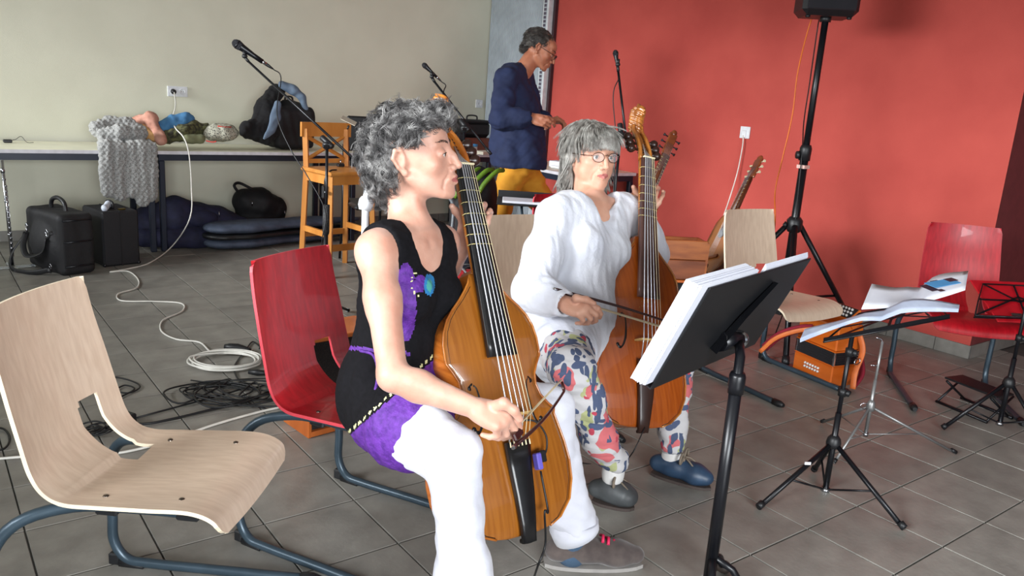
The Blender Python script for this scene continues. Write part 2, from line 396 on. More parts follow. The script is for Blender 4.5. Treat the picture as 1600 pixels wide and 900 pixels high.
# sockets and switches
M_wplast = mat('white_plastic', (232, 234, 238), .35); M_dark = mat('dark_plastic', (22, 22, 26), .45)
def plate(name, label, c, w, h, n, holes):
    n = V(*n); s = V(-n[1], n[0], 0) if abs(n[1]) > .5 else V(0, 1, 0); c = V(*c)
    t = thing(name, label, 'socket', c+n*0)
    sz = (w if abs(n[1]) > .5 else .012, .012 if abs(n[1]) > .5 else w, h)
    part('face_plate', MB().box(c+n*.006, sz, bev=.003), M_wplast, t)
    for q in holes:
        p = c+s*q; part('socket_ring', MB().lathe([(.017, .012), (.024, .0125), (.024, .016), (.021, .016), (.019, .0125), (.0, .0122)], p, n, 20), M_wplast, t)
        part('pin_hole', MB().lathe([(.003, .0126), (.0, .0129)], p+s*.008, n, 8).lathe([(.003, .0126), (.0, .0129)], p-s*.008, n, 8), M_dark, t)
    return t
sk = ony(277, 143, WY)
plate('wall_socket', 'double white wall socket on the pale wall above the coat-laden table', sk, .155, .082, (0, -1, 0), (-.036, .036))
pl = part('plug', MB().lathe([(.0, .0), (.020, .001), (.021, .022), (.012, .036), (.0, .038)], sk+V(-.036, -.0125, .0), (0, -1, -.15), 14), M_dark); tag(pl, 'black plug pushed into the double wall socket', 'plug')
plate('wall_socket', 'single white wall socket on the pale wall left of the walking man', ony(748, 162, WY), .082, .082, (0, -1, 0), (0,))
sw = onx(1165, 207, WX)
t = thing('wall_switch', 'square white wall outlet on the red wall with white cable below', 'switch', sw)
part('face_plate', MB().box(sw+V(-.006, 0, 0), (.012, .085, .085), bev=.003), M_wplast, t); part('rocker', MB().box(sw+V(-.016, 0, -.01), (.012, .034, .05), bev=.003), M_wplast, t)
# ================================================================ furniture
M_beech = mat('beech_ply', (212, 190, 168), .38, rgb2=(200, 176, 154), scale=14, stretch=(6, 1, 1), coat=.15, detail=5)
M_red_ply = mat('red_stained_ply', (176, 22, 34), .33, rgb2=(150, 14, 26), scale=14, stretch=(6, 1, 1), coat=.2)
M_ply_edge = mat('ply_edge', (232, 216, 190), .5); M_red_edge = mat('red_edge', (206, 66, 78), .5)
M_steel = mat('petrol_tube', (62, 78, 90), .35, metal=.35, rgb2=(56, 71, 82)); M_steel_g = mat('green_grey_tube', (76, 100, 102), .35, metal=.35)
M_blk = mat('black_plastic', (24, 25, 28), .45); M_blkm = mat('black_metal', (20, 21, 26), .32, metal=.2); M_screw = mat('screw_metal', (120, 112, 104), .3, metal=1)
def make_chair(label, wood, edge, tube, group=None):
    t = thing('shell_chair', label, 'chair', (0, 0, 0), 0, group)
    # profile of the shell in (y, z): front lip, seat, bend, back
    pr = spline([(.215, .395), (.195, .432), (.14, .450), (.04, .446), (-.06, .440), (-.135, .437), (-.178, .452), (-.205, .49), (-.225, .56), (-.25, .66), (-.272, .75), (-.288, .84)], 6)
    s = np.linspace(0, 1, len(pr)); W = np.interp(s, [0, .06, .25, .5, .62, .8, 1], [.19, .203, .205, .195, .19, .184, .172])
    xs = np.array([-1, -.93, -.8, -.68, -.63, -.52, -.38, -.27, -.23, -.12, 0, .12, .25, .38, .52, .66, .8, .93, 1]); nx = len(xs); G = np.zeros((len(pr), nx, 3))
    for i, (y, z) in enumerate(pr):
        e = 0
        if i >= len(pr)-3: e = (0, .25, 1)[i-(len(pr)-3)]
        if i <= 1: e = (1, .3)[i]
        for j, x in enumerate(xs):
            dish = .012*(x*x-1)*(1 if y > -.15 else 0); bk = .022*(1-x*x)*(1 if z > .5 else (max(z-.45, 0)/.05))
            ww = W[i]-(.014*e if abs(x) > .95 else 0)
            G[i, j] = (x*ww, y-bk+.0, z+dish+(-.003*e if abs(x) > .95 else 0))
    T = .009; N = np.cross(np.gradient(G, axis=0), np.gradient(G, axis=1)); N /= np.linalg.norm(N, axis=2)[..., None]
    if N[5, 8, 2] < 0: N = -N
    # grab slot at the bend, a little wider than tall
    def hole(i, j):
        y, z = G[i:i+2, j:j+2, 1].mean(), G[i:i+2, j:j+2, 2].mean(); x = G[i:i+2, j:j+2, 0].mean()
        u = .5*(xs[j]+xs[j+1]); return -.63 < u < (-.23 if z < .54 else -.27) and (y < -.105) and z < .560
    keep = {(i, j) for i in range(len(pr)-1) for j in range(nx-1) if not hole(i, j)}
    P = list(G.reshape(-1, 3))+list((G-N*T).reshape(-1, 3)); m = len(pr)*nx; top, rim = [], []
    for (i, j) in keep:
        q = (i*nx+j, i*nx+j+1, (i+1)*nx+j+1, (i+1)*nx+j); top.append(q[::-1]); top.append(tuple(a+m for a in q))
        for (a, b, ni, nj) in ((q[0], q[1], i-1, j), (q[1], q[2], i, j+1), (q[2], q[3], i+1, j), (q[3], q[0], i, j-1)):
            if (ni, nj) not in keep: rim.append((a, b, b+m, a+m))
    mb = MB(); mb.add(P, top, True); part('shell', mb, wood, t)
    mb = MB(); mb.add(P, rim, False); part('shell_edge', mb, edge, t, 'paler exposed edge of the plywood')
    for x in (-.235, .235):
        sx = .155*np.sign(x)
        pts = spline([(sx, .14, .418), (sx, 0, .418), (sx*1.1, -.13, .416), (sx*1.35, -.235, .385), (x, -.285, .30), (x, -.285, .16), (x, -.285, .075), (x, -.25, .022), (x, -.18, .014), (x, 0, .014), (x, .27, .014)], 5)
        part('frame_tube', MB().tube(pts, .0135, 12), tube, t)
        part('glide', MB().tube([(x, -.27, .010), (x, -.2, .005)], .013, 8).box((x, -.285, .02), (.02, .03, .035), bev=.004), M_blk, t)
        part('end_cap', MB().tube([(x, .24, .015), (x, .275, .015), (x, .30, .015)], [.0165, .0175, .010], 12), M_blk, t)
        for yy, zz in ((.12, .415), (-.06, .410)): part('bracket', MB().box((sx, yy, zz), (.03, .05, .022), bev=.004), M_blk, t)
        for y in (.1, -.07): part('screw', MB().lathe([(.0065, -.004), (.0065, 0), (.0055, .0012), (.0, .0014)], (sx*.95, y, .4443 if y > 0 else .4350), (0, 0, 1), 10), M_screw, t)
    for yy in (.10, -.06): part('cross_tube', MB().tube([(-.155, yy, .416), (.155, yy, .416)], .011, 8), tube, t)
    return t
ch_b = make_chair('beech plywood shell chair, empty, nearest the camera at lower left', M_beech, M_ply_edge, M_steel, 'plywood shell chairs'); ch_b.location = (.437, 1.845, 0); ch_b.rotation_euler.z = -2.275
ch_r = make_chair('red plywood shell chair with the woman in the black top sitting on it', M_red_ply, M_red_edge, M_steel, 'plywood shell chairs'); ch_r.location = (1.04, 2.01, 0); ch_r.rotation_euler.z = -2.657
def cc(src, label, x, y, a):
    c = copy_tree(src); c['label'] = label; c.location = (x, y, 0); c.rotation_euler.z = a; return c
cc(ch_b, 'beech plywood shell chair with the woman in the white blouse sitting on it', 2.027, 2.418, 3.023)
cc(ch_b, 'empty beech plywood shell chair by the speaker stand with the accordion beneath it', 3.452, 2.285, -3.262)
cc(ch_r, 'empty red plywood shell chair at the corner of the red wall, far right', 4.12, 1.69, -4.011)
cc(ch_r, 'red plywood shell chair half hidden behind the wooden case and left of the leaning guitar', 2.72, 2.95, 2.95)
# ---- tables along the pale wall
M_top = mat('table_top', (226, 224, 200), .4, scale=4); M_tedge = mat('table_edge', (214, 212, 218), .4); M_tfr = mat('table_frame_navy', (34, 40, 56), .4, metal=.2)
def table(label, x0, x1, y0, y1, z=.755, group='white tables along the walls'):
    t = thing('table', label, 'table', ((x0+x1)/2, (y0+y1)/2, 0), 0, group)
    part('table_top', MB().box(((x0+x1)/2, (y0+y1)/2, z-.011), (x1-x0, y1-y0, .022)), M_top, t)
    part('edge_band', MB().box(((x0+x1)/2, y0-.002, z-.012), (x1-x0, .006, .024)).box((x0-.002, (y0+y1)/2, z-.012), (.006, y1-y0, .024)).box((x1+.002, (y0+y1)/2, z-.012), (.006, y1-y0, .024)).box(((x0+x1)/2, y1+.002, z-.012), (x1-x0, .006, .024)), M_tedge, t)
    for y in (y0+.03, y1-.03): part('rail', MB().box(((x0+x1)/2, y, z-.048), (x1-x0-.02, .025, .048)), M_tfr, t)
    for x in (x0+.03, x1-.03):
        part('rail', MB().box((x, (y0+y1)/2, z-.048), (.025, y1-y0-.06, .048)), M_tfr, t)
        for y in (y0+.03, y1-.03): part('leg', MB().box((x, y, (z-.07)/2), (.042, .042, z-.07), bev=.006), M_tfr, t)
    return t
table('white table at the left end of the row, grey cardigan over its right corner', -.15, 1.475, 6.30, 6.98)
table('white table with black rucksack and hats, between the cardigan and the bar stool', 1.49, 3.02, 6.30, 6.98)
table('white table with camera bag and blue-lidded jars, left of the walking man', 3.03, 4.50, 6.30, 6.98)
table('small pale table with papers in front of the red wall, right of the walking man', 4.12, 4.88, 4.78, 5.7, .76)
# ---- bar stool
M_pine = mat('honey_pine', (204, 138, 66), .4, rgb2=(184, 116, 48), scale=9, stretch=(1, 1, .15), coat=.2)
def bar_stool():
    a = math.atan2(-.93, .05)+math.pi/2
    t = thing('bar_stool', 'honey-coloured wooden bar stool with X-shaped back in front of the white tables', 'stool', (2.465, 5.31, 0), .12)
    def P(n, mb): return part(n, mb, M_pine, t, world=False)
    for x in (-.165, .165):
        P('leg', MB().tube([(x*1.12, -.185, 0), (x, -.155, .705)], .024, 4, smooth=False)); P('leg', MB().tube([(x*1.12, .20, 0), (x, .17, .72), (x, .19, 1.0)], .024, 4, smooth=False))
        P('side_stretcher', MB().box((x*1.09, 0, .30), (.02, .34, .04))); P('apron', MB().box((x, 0, .675), (.022, .30, .06)))
    P('seat', MB().box((0, -.005, .722), (.40, .40, .03), bev=.010)); P('apron', MB().box((0, -.155, .675), (.31, .022, .06)))
    P('foot_rest', MB().box((0, -.175, .21), (.34, .022, .045))); P('back_stretcher', MB().box((0, .19, .25), (.34, .02, .04)))
    g = [[(x, .205+.02*(x/.2)**2*-1+.012, z) for x in np.linspace(-.2, .2, 9)] for z in (.945, 1.045)]
    P('top_rail', MB().grid(g, .022, n=(0, 1, 0), smooth=False)); P('lower_rail', MB().box((0, .178, .775), (.3, .018, .03)))
    for s in (-1, 1): P('cross_brace', MB().tube([(-.15*s, .18, .79), (.15*s, .19, .945)], .014, 4, smooth=False))
bar_stool()
# ================================================================ viols
M_ebony = mat('ebony', (22, 22, 24), .3); M_gut = mat('gut_string', (226, 214, 178), .4); M_steelstr = mat('wound_string', (205, 208, 214), .3, metal=.6)
M_fret = mat('gut_fret', (190, 176, 118), .5)
def wood_varnish(name, c1, c2, st=(40, 1, 2)):
    return mat(name, c1, .28, rgb2=c2, scale=3, stretch=st, coat=.5, detail=6)
OUT = [(0, .0), (.0, .045), (.006, .085), (.022, .125), (.06, .165), (.11, .184), (.16, .188), (.21, .182), (.26, .170), (.290, .163), (.303, .167),
       (.318, .150), (.345, .128), (.375, .118), (.405, .121), (.43, .134), (.442, .142), (.452, .149), (.47, .1495), (.50, .149), (.535, .142), (.565, .127), (.59, .106), (.615, .080), (.64, .058), (.66, .043), (.685, .034)]
def make_viol(name, label, B, R, top_m, rib_m, neck_m, fb_m, tail_m, scale=1, rosette=False, gap_clip=True, fullfb=True):
    """B: bottom of the body, R columns: x (across), y (out of the front), z (up the neck)"""
    t = thing(name, label, 'viol', B); S = scale
    W = lambda x, y, z: np.array(B)+R@(V(x, y, z)*S)
    OZ = np.array([o[0] for o in OUT[1:]]); OW = np.array([o[1] for o in OUT[1:]])
    zs = np.unique(np.concatenate([OZ, np.linspace(.0, .685, 60)])); ws = np.interp(zs, OZ, OW)
    dep = lambda z: .115 if z < .44 else .115-.055*((z-.44)/.245)**1.3
    arch = lambda u, z: .020*(1-abs(u)**2.6)*min(1, z/.10)**.6*min(1, (.70-z)/.20)**.8
    xs = np.linspace(-1, 1, 25); ov = .0035
    G = [[W(u*(w+ov), arch(u, z), z) for u in xs] for z, w in zip(zs, ws)]
    part('soundboard', MB().grid(G, .004*S, n=R@V(0, 1, 0)), top_m, t)
    G = [[W(u*(w+ov), -dep(z)-.004-.004*(1-u*u), z) for u in xs[::3]] for z, w in zip(zs, ws)]
    part('back', MB().grid(G, .004*S, n=R@V(0, 1, 0)), rib_m, t)
    for s in (-1, 1):
        G = [[W(s*w, -.002-q*(dep(z)+.004), z) for q in np.linspace(0, 1, 4)] for z, w in zip(zs, ws)]
        part('rib', MB().grid(G), rib_m, t)
    part('bottom_rib', MB().grid([[W(x, -.002-q*.119, .0) for x in np.linspace(-.046, .046, 5)] for q in (0, .5, 1)]), rib_m, t)
    # raised edge beading and purfling
    for s in (-1, 1):
        ed = [W(s*(w+ov-.001), .0015, z) for z, w in zip(zs[1:-1], ws[1:-1])]; part('edge_bead', MB().tube(ed, .0032*S, 6), neck_m, t)
        pf = [W(s*(w-.009), arch((w-.009)/w, z)+.0004, z) for z, w in zip(zs[2:-4], ws[2:-4])]; part('purfling', MB().tube(pf, .0011*S, 4), M_ebony, t)
    for s in (-1, 1):     # C-shaped sound holes
        pts = [(s*x, z) for x, z in ((.098, .385), (.088, .392), (.079, .380), (.076, .35), (.078, .315), (.086, .285), (.097, .272), (.108, .282))]
        pp = spline([(x, 0, z) for x, z in pts], 5); ww = lambda z: np.interp(z, OZ, OW)
        pp = np.array([W(p[0], arch(p[0]/ww(p[2]), p[2])+.0006, p[2]) for p in pp]); rr = np.interp(np.linspace(0, 1, len(pp)), [0, .12, .2, .5, .8, .9, 1], [.0055, .006, .003, .0048, .003, .006, .0055])*S
        fr = frame(R@V(0, 1, 0), R@V(1, 0, 0)); mb = MB(); ff = np.gradient(pp, axis=0)
        sd = np.cross(ff, R@V(0, 1, 0)); sd /= np.linalg.norm(sd, axis=1)[:, None]
        mb.grid([[p-d*r, p+d*r] for p, d, r in zip(pp, sd, rr)], .0008, n=R@V(0, 1, 0)); mb.lathe([(.0062*S, 0), (.006*S, .001), (.0, .0012)], pp[0], R@V(0, 1, 0), 12).lathe([(.0062*S, 0), (.006*S, .001), (.0, .0012)], pp[-1], R@V(0, 1, 0), 12)
        part('sound_hole', mb, M_ebony, t)
    # neck, fingerboard
    L0, L1 = .455, .985
    hb = lambda z: .018+.030*(L1-z)/(L1-.30)+.006     # string/fingerboard height above the belly plane
    fw = lambda z: .0265+.0185*(L1-z)/(L1-L0)
    nz = np.linspace(L0, L1, 16); P = []
    part('neck', MB().tube([W(0, hb(z)-.036-.004*(z < .7), z) for z in np.linspace(.66, L1+.01, 8)], np.linspace(.0235, .021, 8)*S, 12).box(W(0, -.035, .675), (.05*S, .085*S, .05*S), R, bev=.012), neck_m, t)
    part('fingerboard', MB().grid([[W(u*fw(z), hb(z)-.0045*u*u, z) for u in np.linspace(-1, 1, 9)] for z in nz], .011*S, n=R@V(0, 1, 0)), fb_m, t)
    Ls = L1-.305
    for n in range(1, 8):
        z = L1-Ls*(1-2**(-n/12)); w = fw(z)+.0015
        part('fret', MB().tube([W(u*w, hb(z)-.0045*u*u+.0012-(.0035 if abs(u) > .97 else 0), z) for u in np.linspace(-1, 1, 9)]+[W(w, hb(z)-.02, z), W(0, hb(z)-.046, z), W(-w, hb(z)-.02, z), W(-w, hb(z)-.004, z)], .0011*S, 5), M_fret, t)
    part('nut', MB().box(W(0, hb(L1)-.002, L1+.003), (.05*S, .012*S, .006*S), R, bev=.002), M_gut, t)
    # pegbox bending back, carved head
    W0 = W; W = lambda x, y, z: W0(x, y, L1+(z-L1)*(.84 if z > L1 else 1))
    c = spline([(0, -.004, L1), (0, -.010, 1.03), (0, -.032, 1.09), (0, -.058, 1.135), (0, -.064, 1.17)], 5)
    pb = MB()
    for s in (-1, 1): pb.tube([W(s*(.021-.005*i/len(c)), p[1]+.0, p[2]) for i, p in enumerate(c)], np.linspace(.0085, .0075, len(c))*S, 8, flat=(1, 2.0) if True else None)
    pb.tube([W(0, p[1]-.014, p[2]) for p in c], .015*S, 10); part('pegbox', pb.mesh('pegbox'), neck_m, t)
    hd = SDF(); w = lambda x, y, z: W(x, y, z); s_ = S
    hd.chain([w(0, -.064, 1.15), w(0, -.066, 1.19), w(0, -.052, 1.225)], [.017*s_, .020*s_, .022*s_], .01)
    hd.ell(w(0, -.046, 1.232), (.019*s_, .025*s_, .026*s_), R, .008); hd.cone(w(0, -.022, 1.232), w(0, -.016, 1.226), .005*s_, .004*s_, .006); hd.cone(w(0, -.028, 1.213), w(0, -.022, 1.211), .006*s_, .006*s_, .006)
    for s in (-1, 1):
        for q in range(5):
            a = q*.9; hd.chain([w(s*.017, -.05-.004*q, 1.25-.018*q), w(s*.025, -.062-.004*q, 1.238-.018*q), w(s*.02, -.078, 1.222-.018*q)], [.007*s_]*3, .003)
    hd.ell(w(0, -.068, 1.245), (.022*s_, .022*s_, .016*s_), R, .006); hd.cone(w(0, -.05, 1.258), w(0, -.06, 1.272), .010*s_, .006*s_, .006)
    mn = w(0, -.05, 1.21)-.09; v, f = hd.mesh(mn, mn+.18, .0028, lambda v: .0014*np.sin(v[:, 2]*420+v[:, 0]*260)); part('carved_head', np_mesh('carved_head', v, f), neck_m, t)
    for k, z in enumerate((1.02, 1.052, 1.084)):
        for s in (-1, 1):
            zz = z+(.014 if s > 0 else 0); y = float(np.interp(zz, [L1, 1.03, 1.09, 1.135], [-.004, -.010, -.032, -.058])); y -= .004
            part('peg', MB().lathe([(.0048*S, -.04*S), (.0055*S, .0), (.0052*S, .022*S), (.008*S, .026*S), (.015*S, .034*S), (.0175*S, .043*S), (.014*S, .052*S), (.005*S, .057*S), (.0, .058*S)], W(s*.014, y, zz), R@V(s, 0, 0), 12), mat_peg, t)
    # bridge, tailpiece, strings
    bz = .305; bh = hb(.305)+.012; a0 = arch(0, bz)
    mb = MB(); top = [(x, a0+bh-.020+.010*(1-(x/.045)**2)) for x in np.linspace(-.043, .043, 9)]
    mb.grid([[W(x, a0-.001+(.012 if abs(x) < .022 else (0 if abs(x) > .034 else .006)), bz) for x, y in top], [W(x, y, bz) for x, y in top]], .007*S, n=R@V(0, 0, 1), smooth=False)
    part('bridge', mb, M_bridge, t)
    tl = [(-.018, .022, .020), (.03, .030, .023), (.1, .036, .029), (.17, .038, .034), (.235, .043, .0385)]
    part('tailpiece', MB().grid([[W(u*w_, y+.004*(1-u*u), z) for u in np.linspace(-1, 1, 7)] for z, y, w_ in tl], .010*S, n=R@V(0, 1, 0)), tail_m, t)
    part('hook_bar', MB().box(W(0, .004, -.014), (.02*S, .034*S, .012*S), R, bev=.003), tail_m, t)
    for i in range(6):
        u = (i-2.5)/2.5; by = a0+bh-.020+.010*(1-(u*.039/.045)**2)+.0012
        r = (.0007+.00022*(i if True else 0))*S*1.15
        part('string', MB().tube([W(u*.031, .047, .236), W(u*.037, by, bz), W(u*.018, hb(L1)+.0028, L1), W(u*.010, -.006, L1+.035+.008*i)], r, 5), M_gut if i < 2 else M_steelstr, t)
        part('string_knot', MB().tube([W(u*.031, .049, .222), W(u*.031, .049, .236)], .0022*S, 5), M_gut, t)
    return t, W, hb, fw
mat_peg = mat('dark_peg', (48, 26, 20), .3); M_bridge = mat('bridge_maple', (216, 176, 110), .45)
def viol_frame(B, N, yawpx):
    """axis from B to N; the plate faces the camera turned by `yawpx` radians to camera right"""
    B = np.array(B); z = nrm(np.array(N)-B); cam_dir = nrm(V(0, 0, CAMH)-B); y = nrm(cam_dir-z*(cam_dir@z)); x = np.cross(y, z)
    # turn about z
    y2 = math.cos(yawpx)*y+math.sin(yawpx)*x*(1 if (x@V(.8, -.6, 0)) > 0 else -1); y2 = nrm(y2); x2 = np.cross(y2, z)
    return np.array([x2, y2, z]).T
M_v1 = wood_varnish('golden_varnish', (152, 92, 30), (136, 78, 22)); M_v1r = mat('flamed_rib_varnish', (186, 106, 38), .28, rgb2=(156, 80, 24), scale=3, stretch=(1, 1, 26), coat=.5)
M_v1n = mat('golden_neck', (190, 118, 44), .3, rgb2=(140, 72, 22), scale=10, coat=.5)
M_v2 = wood_varnish('amber_varnish', (160, 78, 22), (142, 64, 14)); M_v2r = mat('amber_rib_varnish', (206, 112, 34), .28, rgb2=(176, 84, 20), scale=3, stretch=(1, 1, 26), coat=.5)
M_v2n = mat('amber_neck', (178, 112, 44), .3, rgb2=(112, 58, 22), scale=16, coat=.5)
M_fb2 = mat('rosewood_board', (72, 46, 40), .35, rgb2=(58, 34, 30), scale=10); M_tail2 = mat('rosewood_tail', (52, 32, 26), .35)
B1 = at(819, 836, 2.03); N1 = at(722, 262, 2.19)
R1 = viol_frame(B1, N1, math.radians(36))
sc1 = np.linalg.norm(N1-B1)/.985; pass
viol1, W1f, hb1, fw1 = make_viol('viola_da_gamba', 'golden-brown bass viol with black fingerboard, played by the woman in black', B1, R1, M_v1, M_v1r, M_v1n, M_ebony, M_ebony, sc1)
B2 = at(1000, 668, 2.79); N2 = at(1009, 250, 2.98)
R2 = viol_frame(B2, N2, math.radians(33)); sc2 = np.linalg.norm(N2-B2)/.985; pass
viol2, W2f, hb2, fw2 = make_viol('viola_da_gamba', 'amber bass viol with carved head, played by the woman in the white blouse', B2, R2, M_v2, M_v2r, M_v2n, M_fb2, M_tail2, sc2)
# painted flower on the second viol's belly, inlaid blue diamond on its tailpiece
mb = MB()
for k in range(26):
    a = k*2.4; q = .006+.0045*k**.5*1.3; x, z = q*math.cos(a)*.8, .415+q*math.sin(a)*1.5
    mb.lathe([(.0022, .0), (.0015, .0006), (.0, .0008)], W2f(x, .0213, z), R2@V(0, 1, 0), 5)
part('painted_flower', mb, mat('flower_gilt', (150, 128, 52), .5), viol2, 'small gilt flower painting under the strings', kind='stuff')
part('inlay', MB().box(W2f(0, .0275, .012), (.007, .002, .012), R2@rotz(0), bev=.001), mat('inlay_blue', (130, 180, 220), .3), viol2)
# pickup cable and clip on viol 1
M_cable = mat('black_cable', (20, 21, 24), .5)
part('pickup_clip', MB().box(W1f(-.047, .048, .175), (.016, .022, .042), R1, bev=.003), mat('violet_clip', (104, 92, 190), .4), viol1, 'violet pickup clip').users_collection
part('pickup_box', MB().box(W1f(-.066, .042, .185), (.022, .018, .030), R1, bev=.003), M_dark, viol1)
part('pickup_cable', MB().tube(spline([W1f(-.02, .04, .285), W1f(-.06, .05, .275), W1f(-.09, .045, .235), W1f(-.085, .04, .195), W1f(-.055, .045, .18)], 6), .0026, 6), M_cable, viol1)
# bows
M_bow = mat('snakewood_bow', (58, 24, 22), .28, rgb2=(40, 14, 14), scale=30, coat=.4); M_hair = mat('bow_hair', (214, 200, 166), .5); M_silver = mat('silver', (200, 200, 205), .2, metal=1)
def bow(label, F, T, up, L=None):
    F, T = np.array(F), np.array(T); d = nrm(T-F); up = nrm(np.array(up)-d*(np.array(up)@d)); L = np.linalg.norm(T-F)
    t = thing('viol_bow', label, 'bow', F)
    X = lambda s, h: F+d*s*L+up*h
    st = [X(s, .028+.010*math.sin(math.pi*max(s, 0))) for s in np.linspace(-.04, .97, 16)]+[X(.985, .022), X(1, .004)]
    part('stick', MB().tube(st, list(np.linspace(.0052, .0035, 16))+[.005, .003], 8), M_bow, t)
    part('frog', MB().box(X(.06, .012), (.05, .010, .020), frame(up, d)@np.array([[1, 0, 0], [0, 1, 0], [0, 0, 1]]), bev=.003), M_bow, t)
    mb = MB().grid([[X(s, 0)+np.cross(d, up)*w for w in (-.0045, 0, .0045)] for s in np.linspace(.07, 1, 6)], .0012, n=up); part('bow_hair', mb, M_hair, t)
    part('end_screw', MB().tube([X(-.04, .028), X(-.065, .028)], [.0055, .004], 10), M_silver, t)
    return X
b1F, b1T = at(800, 676, 1.80), at(877, 594, 2.14)
bow1 = bow('dark viol bow pointing away, held by the woman in the black top', b1F, b1T, R1@V(0, .3, 0)-V(0, 0, 1)*.6)
b2F, b2T = at(872, 462, 2.60), at(1075, 523, 2.80)
bow2 = bow('dark viol bow held by the woman in the white blouse', b2F, b2T, V(0, 0, .5)-R2@V(0, -.8, 0))
# ================================================================ people
def skin_mat(name, rgb, rgb2):
    m = mat(name, rgb, .5, rgb2=rgb2, scale=14, bump=.12, bscale=130, sheen=.1); b = m.node_tree.nodes['Principled BSDF']
    b.inputs['Subsurface Weight'].default_value = .12; b.inputs['Subsurface Radius'].default_value = (.012, .005, .003); b.inputs['Subsurface Scale'].default_value = .6; return m
M_lip = mat('lip', (176, 104, 98), .45); M_eyew = mat('eye_white', (222, 216, 210), .25); M_iris = mat('iris', (62, 46, 36), .2)
def hand(S, Wp, K, n, l, curl, spread=1.0, thumb=None, sz=1.0, k=.006, wr=.026):
    """palm from wrist Wp to knuckles K, n: palm side, l: thumb side, curl: 4 fingers x 3 angles (deg)"""
    Wp, K = np.array(Wp), np.array(K); d = nrm(K-Wp); n = nrm(np.array(n)-d*(np.array(n)@d)); l0 = np.cross(n, d); l = l0 if l0@np.array(l) > 0 else -l0
    off = (.029, .010, -.009, -.027); fwd = (0, .004, .0, -.010); ln = ((.041, .025, .020), (.045, .028, .021), (.041, .026, .020), (.032, .020, .018)); rd = (.0092, .0094, .0088, .0076)
    tips = []
    for i in range(4):
        m = K+l*off[i]*sz*spread+d*fwd[i]*sz-n*.002
        S.cone(Wp+l*off[i]*.55*sz, m, .0135*sz, .0108*sz, .012); p = m; a = 0; pts = [m]
        for j in range(3):
            a += math.radians(curl[i][j]); dd_ = d*math.cos(a)+n*math.sin(a)+l*off[i]*2.2*(spread-1+.12)*math.cos(a); p = p+nrm(dd_)*ln[i][j]*sz; pts.append(p)
        r = rd[i]*sz; S.chain(pts, [r*1.08, r, r*.92, r*.78], .0035); tips.append(pts)
    S.ell(Wp+(K-Wp)*.5+n*.004, (.036*sz, .045*sz, .015*sz), np.array([l, d, n]).T, .014)
    if thumb is not None: S.chain([Wp+l*.016*sz+d*.018*sz+n*.006]+[np.array(q) for q in thumb], [.0155*sz, .0125*sz, .0105*sz, .0085*sz][:len(thumb)+1], .007)
    return tips
def head(S, C, F, U, s=1.0, nose=1.0, lid=.5, age=.5):
    """C centre at ear level between the ears, F forward, U up"""
    F = nrm(F); U = nrm(np.array(U)-F*(np.array(U)@F)); X = np.cross(F, U); R = np.array([X, F, U]).T
    P = lambda x, y, z: np.array(C)+R@(V(x, y, z)*s); q = lambda *a: tuple(v*s for v in a)
    S.ell(P(0, -.012, .036), q(.074, .094, .084), R, .02); S.ell(P(0, .034, .0), q(.062, .060, .075), R, .03); S.ell(P(0, .040, -.050), q(.050, .048, .045), R, .025)
    S.ell(P(0, .064, .050), q(.050, .030, .030), R, .02)
    for x in (-1, 1):
        S.cone(P(x*.056, .008, -.040), P(x*.020, .070, -.086), .014*s, .014*s, .022); S.ell(P(x*.040, .062, -.018), q(.020, .020, .017), R, .02)
        S.cone(P(x*.014, .088, .026), P(x*.044, .074, .026), .008*s, .007*s, .012)
    S.ell(P(0, .083, -.090), q(.019, .013, .015), R, .018)      # chin
    S.ell(P(0, .078, -.052), q(.029, .024, .028), R, .016)      # muzzle
    for x in (-1, 1): S.ell(P(x*.032, .100, .010), q(.019, .014, .012), R, .012, sub=True)
    S.chain([P(0, .090, .020), P(0, .099+.005*nose, -.006), P(0, .107+.008*nose, -.028)], [.0075*s, .0080*s, .0095*s], .012)
    for x in (-1, 1): S.ell(P(x*.012, .099, -.032), q(.0085, .011, .0085), R, .005)
    for x in (-1, 1): S.ell(P(x*.0065, .106, -.0395), q(.0035, .005, .003), R, .002, sub=True)
    # eyes: lids around a ball with a slit
    for x in (-1, 1):
        e = P(x*.031, .080, .006); S.ell(e, q(.0160, .0145, .0130), R, .004)
        S.ell(P(x*.032, .0945, .0045-.003*lid), q(.0125, .0085, .0062*(1.25-lid)), R, .0012, sub=True)
    # mouth
    S.chain([P(-.024, .091, -.0575), P(-.008, .1005, -.0545), P(.008, .1005, -.0545), P(.024, .091, -.0575)], [.003*s, .0048*s, .0048*s, .003*s], .005)
    S.chain([P(-.021, .090, -.0615), P(0, .100, -.066), P(.021, .090, -.0615)], [.003*s, .0058*s, .003*s], .005)
    S.chain([P(-.024, .0965, -.0595), P(0, .1068, -.0603), P(.024, .0965, -.0595)], [.0011*s]*3, .002, sub=True)
    if age: 
        for x in (-1, 1): S.chain([P(x*.019, .096, -.035), P(x*.033, .082, -.058), P(x*.034, .075, -.075)], [.0014*s]*3, .006, sub=True)
    for x in (-1, 1):   # ears
        E = lambda a, b, c: P(x*a, b, c)
        S.chain([E(.072, -.002, -.026), E(.079, -.012, -.012), E(.085, -.020, .010), E(.085, -.012, .028), E(.078, .000, .026), E(.073, .004, .012)], [.0058*s, .0045*s, .0045*s, .0045*s, .0042*s, .0038*s], .004)
        S.ell(E(.074, -.006, .004), q(.006, .014, .022), R, .004); S.ell(E(.073, .0, -.026), q(.006, .008, .009), R, .004); S.ell(E(.084, -.004, .002), q(.0055, .007, .010), R, .003, sub=True)
    return R, P
